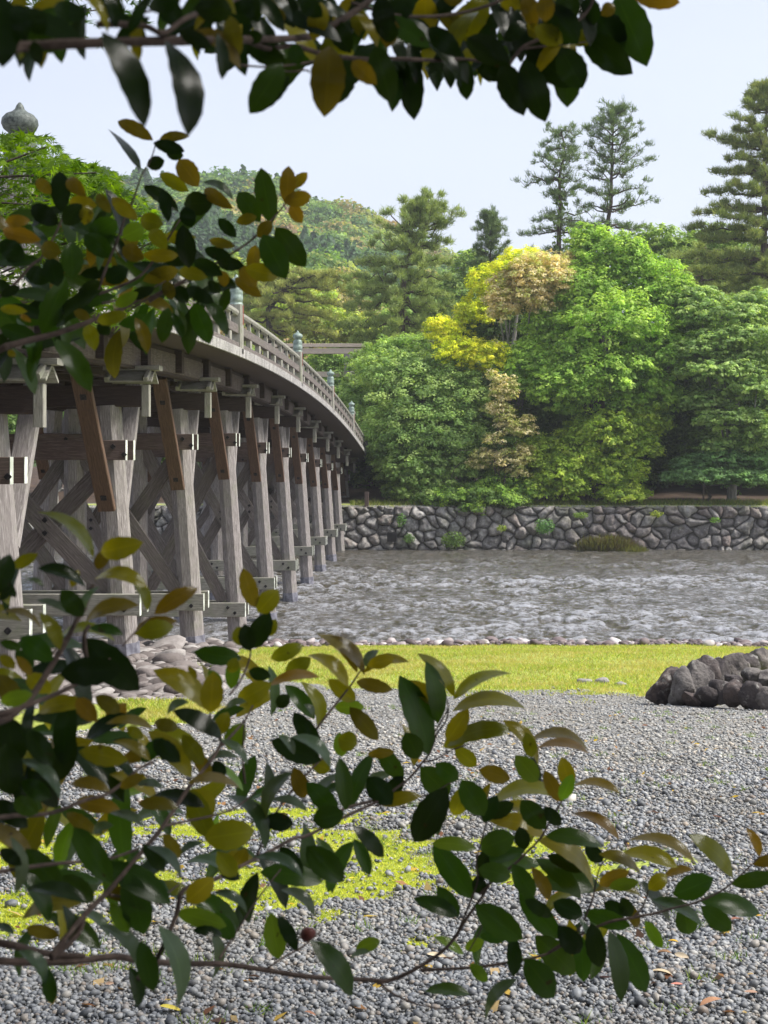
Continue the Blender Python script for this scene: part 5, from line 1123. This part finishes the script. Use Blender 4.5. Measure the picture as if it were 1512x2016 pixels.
L.table('E',[(20,30,40,220,130,'k'),(220,180,275,-10,110,'k'),(480,85,320,60,75,'o'),(70,90,225,235,50,'y'),(110,130,220,270,85,'k'),(430,215,290,185,55,'r'),(470,285,310,255,75,'r'),(480,90,580,60,60,'b'),(750,160,590,-10,90,'o'),(795,110,720,0,75,'o'),(580,90,450,20,50,'k'),(800,110,925,85,30,'y'),
 (880,160,840,100,60,'k'),(970,110,870,20,60,'y'),(730,185,925,200,40,'b'),(735,210,830,300,115,'o'),(800,400,985,370,130,'o'),(740,205,820,390,100,'o'),(880,230,1030,430,55,'y'),(540,265,690,280,60,'b'),(430,300,560,350,65,'y'),(290,355,430,560,110,'g'),(360,400,440,350,60,'y'),(240,590,110,450,100,'g'),
 (40,390,60,600,60,'y'),(100,600,320,640,55,'k'),(320,655,100,710,70,'b'),(245,545,360,640,90,'g'),(500,530,560,760,130,'g'),(600,690,415,615,70,'b'),(430,650,500,760,70,'l'),(575,430,700,540,60,'y'),(850,450,920,540,80,'o'),(930,505,960,440,65,'o'),(1000,475,1175,550,42,'y'),(730,650,830,560,95,'o'),
 (835,610,960,690,45,'y'),(690,690,875,740,80,'l'),(840,690,910,790,75,'g'),(870,775,760,760,45,'k'),(390,740,535,910,100,'y'),(550,800,600,985,90,'g'),(505,900,540,1050,60,'k'),(620,740,680,1055,75,'y'),(245,660,262,830,40,'k'),(100,750,225,780,60,'b'),(70,840,170,965,90,'y'),(180,900,205,1040,65,'g'),(-30,740,50,775,60,'y'),
 (1010,530,975,720,75,'k'),(1060,690,1090,860,95,'l'),(1090,700,1160,830,60,'k'),(1100,600,1225,700,80,'y'),(1200,430,1335,560,115,'g'),(1385,410,1290,597,75,'g'),(1385,400,1445,535,60,'g'),(1380,350,1495,465,65,'k'),(1355,290,1330,95,75,'g'),(1370,280,1455,80,70,'g'),(1200,180,1315,290,90,'g'),
 (1225,330,1340,300,100,'g'),(1150,345,1040,325,80,'k'),(1095,430,1180,530,65,'k'),(1040,330,1140,150,100,'y'),(1150,120,1190,235,75,'b'),(1060,250,1195,290,45,'y'),(1140,0,1285,115,85,'y'),(1220,100,1290,130,70,'o'),(1440,200,1480,240,40,'o'),(1440,70,1540,60,45,'b'),(1400,30,1330,10,90,'o'),(1440,160,1530,260,100,'k'),
 (1215,800,1368,1002,95,'g'),(1490,800,1400,830,60,'l'),(1370,870,1445,845,40,'y'),(640,380,700,470,60,'b'),(560,420,640,520,60,'k'),(260,300,370,370,60,'b'),(150,300,60,250,80,'g'),(200,240,90,180,80,'g'),(830,170,760,60,60,'b'),(940,560,860,510,60,'k'),(700,470,790,420,50,'y'),(0,440,80,500,60,'k'),(-20,250,100,350,90,'k'),(470,200,560,150,50,'b'),(640,200,540,190,60,'y')],dL)
fill(L,[(0,1180),(150,1250),(240,1420),(300,1560),(280,1700),(150,1800),(0,1850)],36,(90,150),'kkggooob',lambda x,y:dL(x,y)*1.02,8)
fill(L,[(0,1300),(420,1350),(500,1500),(440,1700),(200,1800),(0,1860)],14,(70,115),'kgggooolyy',lambda x,y:dL(x,y)*1.15,18)
fill(L,[(200,1400),(640,1330),(700,1480),(560,1600),(420,1750),(240,1800)],22,(60,100),'gggoooyyl',lambda x,y:dL(x,y)*1.12,9)
L.build(br2)
# the long low branch across the bottom and its spray at the right
dR=lambda x,y: float(np.interp(x,[0,300,700,900,1512],[1.1,1.25,1.45,1.5,1.6]))
m=MB(); stem(m,'E',[(-500,840),(-100,872),(0,880),(150,885),(300,880),(450,862),(560,880),(730,890),(880,892),(1040,915),(1200,940),(1380,950),(1496,957)],.0075,.0042,dR)
stem(m,'F',[(-20,965),(60,945),(150,900),(260,820),(340,700),(400,615),(430,555)],.0038,.0018,dR)
stem(m,'E',[(-300,800),(0,810),(180,850),(330,860)],.0065,.006,dR)
stem(m,'F',[(150,915),(280,910),(400,900),(520,880),(650,850),(760,770),(820,650),(835,590)],.003,.0014,dR)
stem(m,'F',[(-10,965),(40,1005),(110,1040),(200,1062),(280,1065),(400,1030)],.0018,.0009,dR)
stem(m,'F',[(300,760),(345,650),(375,560),(370,490),(400,370),(430,250)],.0022,.001,dR)
stem(m,'F',[(380,620),(440,560),(520,500),(560,460),(620,400),(660,330),(700,260),(735,205)],.0026,.0012,dR)
stem(m,'F',[(-250,330),(-140,280),(0,240),(60,200),(110,160),(160,100),(190,60),(215,-10),(250,-60),(262,-110)],.0028,.0012,dR)
stem(m,'F',[(160,100),(210,90),(262,58),(340,30)],.0016,.001,dR)
stem(m,'F',[(-20,270),(100,250),(200,220),(270,180)],.0016,.001,dR)
stem(m,'F',[(650,850),(730,800),(880,730),(980,710),(1080,690),(1150,670),(1230,650),(1320,610),(1375,570),(1440,510),(1480,470)],.0028,.0012,dR)
stem(m,'F',[(980,710),(1020,670),(1045,600)],.002,.001,dR); stem(m,'F',[(830,610),(860,500),(930,450),(960,410)],.0014,.0008,dR)
stem(m,'F',[(640,170),(600,100),(600,50)],.0012,.0008,dR); stem(m,'E',[(1050,905),(1120,860),(1190,820),(1260,760)],.0018,.0012,dR)
stem(m,'F',[(390,610),(400,720),(330,860)],.0012,.001,dR)
stem(m,None,[(850,1450),(880,1400),(880,1378)],.0016,.001,dR); stem(m,None,[(600,1465),(650,1400),(690,1350),(710,1320),(728,1300)],.0022,.0009,dR)
br3=m.build('branch',M['twig'],shrub)
L=Leaves(4)
L.table('F',[(145,85,95,-10,95,'g'),(240,40,350,-10,60,'o'),(85,170,-10,50,80,'g'),(20,230,80,160,70,'k'),(150,120,255,225,110,'g'),(0,270,145,235,60,'o'),(255,200,135,400,135,'k'),(300,170,215,110,80,'g'),(370,115,290,50,70,'o'),(380,130,495,165,75,'b'),(310,170,395,300,110,'g'),(280,310,325,200,80,'o'),
 (610,175,528,80,88,'l'),(590,80,565,-10,60,'o'),(610,45,798,65,32,'r'),(700,255,640,140,65,'b'),(700,250,745,155,62,'l'),(740,200,705,88,75,'o'),(740,200,922,222,28,'r'),(425,268,682,240,60,'o'),(405,310,425,190,42,'o'),(410,315,510,265,70,'k'),(545,250,635,355,95,'g'),(640,390,435,335,78,'o'),
 (560,445,540,360,70,'k'),(640,390,850,430,72,'g'),(195,420,360,440,62,'l'),(520,390,395,440,110,'g'),(200,425,348,622,108,'g'),(505,550,385,520,85,'g'),(302,705,135,640,70,'g'),(302,705,222,595,75,'g'),(390,620,372,550,65,'k'),(830,600,620,415,58,'o'),(865,490,800,430,65,'k'),(850,460,1005,535,50,'o'),
 (780,635,612,490,75,'g'),(790,530,655,470,60,'k'),(510,500,590,620,85,'g'),(585,510,650,630,58,'b'),(850,580,962,530,65,'r'),(930,465,1145,510,60,'o'),(960,410,1210,490,36,'r'),(930,405,755,310,42,'r'),(1375,550,1215,395,72,'o'),(1480,470,1430,365,42,'r'),(1450,500,1540,480,50,'b'),(1370,580,1540,550,72,'g'),
 (1140,620,1288,560,105,'g'),(1245,645,1465,690,88,'g'),(1180,655,1200,768,95,'g'),(1250,665,1362,752,85,'g'),(1060,640,1245,740,48,'g'),(1045,600,1110,545,68,'o'),(1105,550,1212,522,36,'r'),(890,590,1000,570,55,'l'),(830,610,1002,622,42,'o'),(1030,720,1095,822,55,'l'),(790,690,962,740,78,'g'),
 (940,630,975,700,60,'k'),(535,610,682,780,100,'g'),(670,650,780,700,88,'k'),(365,660,540,785,118,'g'),(490,790,390,780,55,'g'),(510,770,515,930,68,'k'),(560,870,668,1012,122,'g'),(600,780,745,920,115,'g'),(780,780,790,950,78,'g'),(820,730,850,892,90,'k'),(890,760,935,1022,78,'g'),(920,770,1028,985,105,'g'),
 (690,740,770,840,95,'k'),(770,710,800,792,38,'y'),(400,800,330,830,55,'l'),(205,785,312,850,38,'l'),(345,890,410,955,55,'l'),(345,1010,180,1000,50,'g'),(530,950,415,1103,85,'y'),(480,760,430,700,60,'k'),(870,650,950,700,70,'k'),(400,440,390,560,60,'k'),(450,230,400,330,70,'k'),(560,640,660,700,60,'k'),(960,640,1000,740,50,'b'),(700,350,640,280,60,'k')],dR)
L.table('D',[(1700,690,1640,790,50,'o')],dR) if False else None
for r_ in [(895,1372,826,1292,28,'o'),(892,1378,1000,1330,24,'o'),(890,1400,1025,1395,30,'o'),(862,1425,840,1310,40,'g'),(868,1400,800,1345,32,'o'),(845,1488,790,1340,58,'g'),(880,1460,920,1400,40,'o'),(880,1470,1000,1440,36,'o'),(715,1325,800,1305,24,'o'),(718,1330,640,1260,28,'b'),(700,1380,650,1340,36,'o'),(990,1418,1055,1500,30,'o'),(1040,1460,1150,1475,20,'r')]:
    L.add(r_[:2],r_[2:4],r_[4],r_[5],dR(r_[0],r_[1]))
fill(L,[(430,1480),(700,1350),(860,1420),(900,1600),(760,1680),(560,1640),(450,1560)],6,(70,110),'gggooly',dR,31)
fill(L,[(900,1560),(1090,1540),(1200,1700),(1160,1840),(960,1830),(860,1700)],7,(80,120),'kggggo',dR,32)
fill(L,[(1080,1680),(1260,1700),(1300,1780),(1200,1880),(1090,1850)],6,(80,120),'kgggo',dR,33,(200,340))
fill(L,[(0,1700),(300,1650),(620,1560),(700,1700),(600,1860),(200,1900),(0,1880)],14,(80,125),'kkggggooyl',lambda x,y:dR(x,y)*.98,34)
L.build(br3)
# dried seed capsule on the low branch
rc=P(607,1840,1.44); Vv,Ff=rock_mesh(400,2,.009,.007,.008,.3,.7)
link('seed_capsule',quads('s',Vv+rc,Ff,None,True),M['youngtwig'],br3)

# ------------------------------------------------------------------ fallen leaves on the gravel
a=N('dry_leaf'); c=a.attr('col'); M['dry']=a.done(a.pbsdf(a.mix(a.ramp(a.noise(a.coord(),60,3),[(.4,0),(.7,.4)]),c,(.12,.06,.03)),.5))
for k,(px,py,wp,an,col,lab) in enumerate([
 (1300,1928,48,20,(.55,.45,.30),'pale tan fallen leaf with a stalk on the gravel at bottom right'),(1342,1890,30,70,(.6,.5,.36),'upright pale fallen leaf on the gravel above the stalked one'),
 (1308,1888,34,10,(.40,.24,.13),'brown curled fallen leaf left of the upright pale one'),(1332,1949,26,-10,(.5,.2,.15),'pinkish fallen leaf below the pale stalked leaf'),
 (1486,1810,32,5,(.75,.42,.03),'yellow-orange fallen leaf near the right edge'),(1450,1820,30,0,(.18,.07,.04),'dark red-brown fallen leaf beside the yellow-orange one'),
 (1325,1864,22,0,(.62,.38,.03),'small orange-yellow fallen leaf right of the leafy spray'),(1415,1614,26,0,(.10,.05,.035),'single dark fallen leaf far out on the pale gravel'),
 (1400,1985,50,15,(.42,.22,.12),'brown fallen leaf at the lower right corner area'),(1478,1965,34,-20,(.30,.18,.12),'dull brown fallen leaf closest to the lower right corner'),
 (860,1892,44,25,(.62,.52,.36),'pale fallen leaf behind the low branch in the middle'),(335,1998,48,5,(.50,.42,.06),'mottled yellow-green fallen leaf at the bottom edge'),
 (500,1935,30,60,(.42,.26,.18),'light brown fallen leaf standing on its side under the low branch'),(215,1945,18,80,(.34,.22,.15),'small upright brown fallen leaf at lower left'),
 (693,1737,16,0,(.7,.5,.02),'bright yellow fallen leaf on the moss in the middle'),(1190,1935,24,60,(.35,.2,.17),'folded red-brown fallen leaf under the hanging leaves'),
 (85,1765,34,0,(.55,.42,.3),'tan fallen leaf on the moss at left'),(610,2008,26,0,(.3,.14,.08),'red-brown fallen leaf cut by the bottom edge')]):
    s_=(py-HY)/F; y=2.5
    for _ in range(60): y=y+ (0.5*((EYE-float(ground_z((px-VX)*y/F,y)))/s_-y))
    x=(px-VX)*y/F; z=float(ground_z(x,y))+.012; Lf=wp*y/F*.95; V=[];Q=[];rs_=random.Random(k)
    cu=rs_.uniform(.1,.45); st=rs_.uniform(-.3,.3)
    for i in range(9):
        t_=i/8; w_=max(.01,(t_**.6)*((1-t_)**.75)*1.6*.3)
        for q in (-1,-.5,0,.5,1): V.append(((t_-.5)*Lf, q*w_*Lf, abs(q)*w_*Lf*cu*1.5+math.sin(t_*PI)*Lf*.1*st*3+.006))
    for i in range(8):
        for q in range(4): a0=i*5+q; Q.append((a0,a0+1,a0+6,a0+5))
    me=quads('fallen_leaf',V,Q,{'col':np.tile(np.array([col]),(len(V),1))},True)
    o_=link('fallen_leaf',me,M['dry'],None,Vector((x,y,z))); o_.rotation_euler=(math.radians(an*.7 if an>45 else an*.3),rs_.uniform(-.25,.25),rs_.uniform(-.6,.6)+(PI if k%3==0 else 0))
    tag(o_,lab,'fallen leaf','fallen leaves on the gravel')

# ------------------------------------------------------------------ haze
hz=MB(); hz.box(-900,900,-20,1100,-9,190)
a=N('haze'); pv=a.n('VolumePrincipled'); pv.inputs['Color'].default_value=(.86,.9,.98,1); pv.inputs['Density'].default_value=HAZE; pv.inputs['Anisotropy'].default_value=.2
a.set(a.out.inputs['Volume'],pv.outputs[0])
h_=hz.build('haze',a.m); tag(h_,kind='stuff')
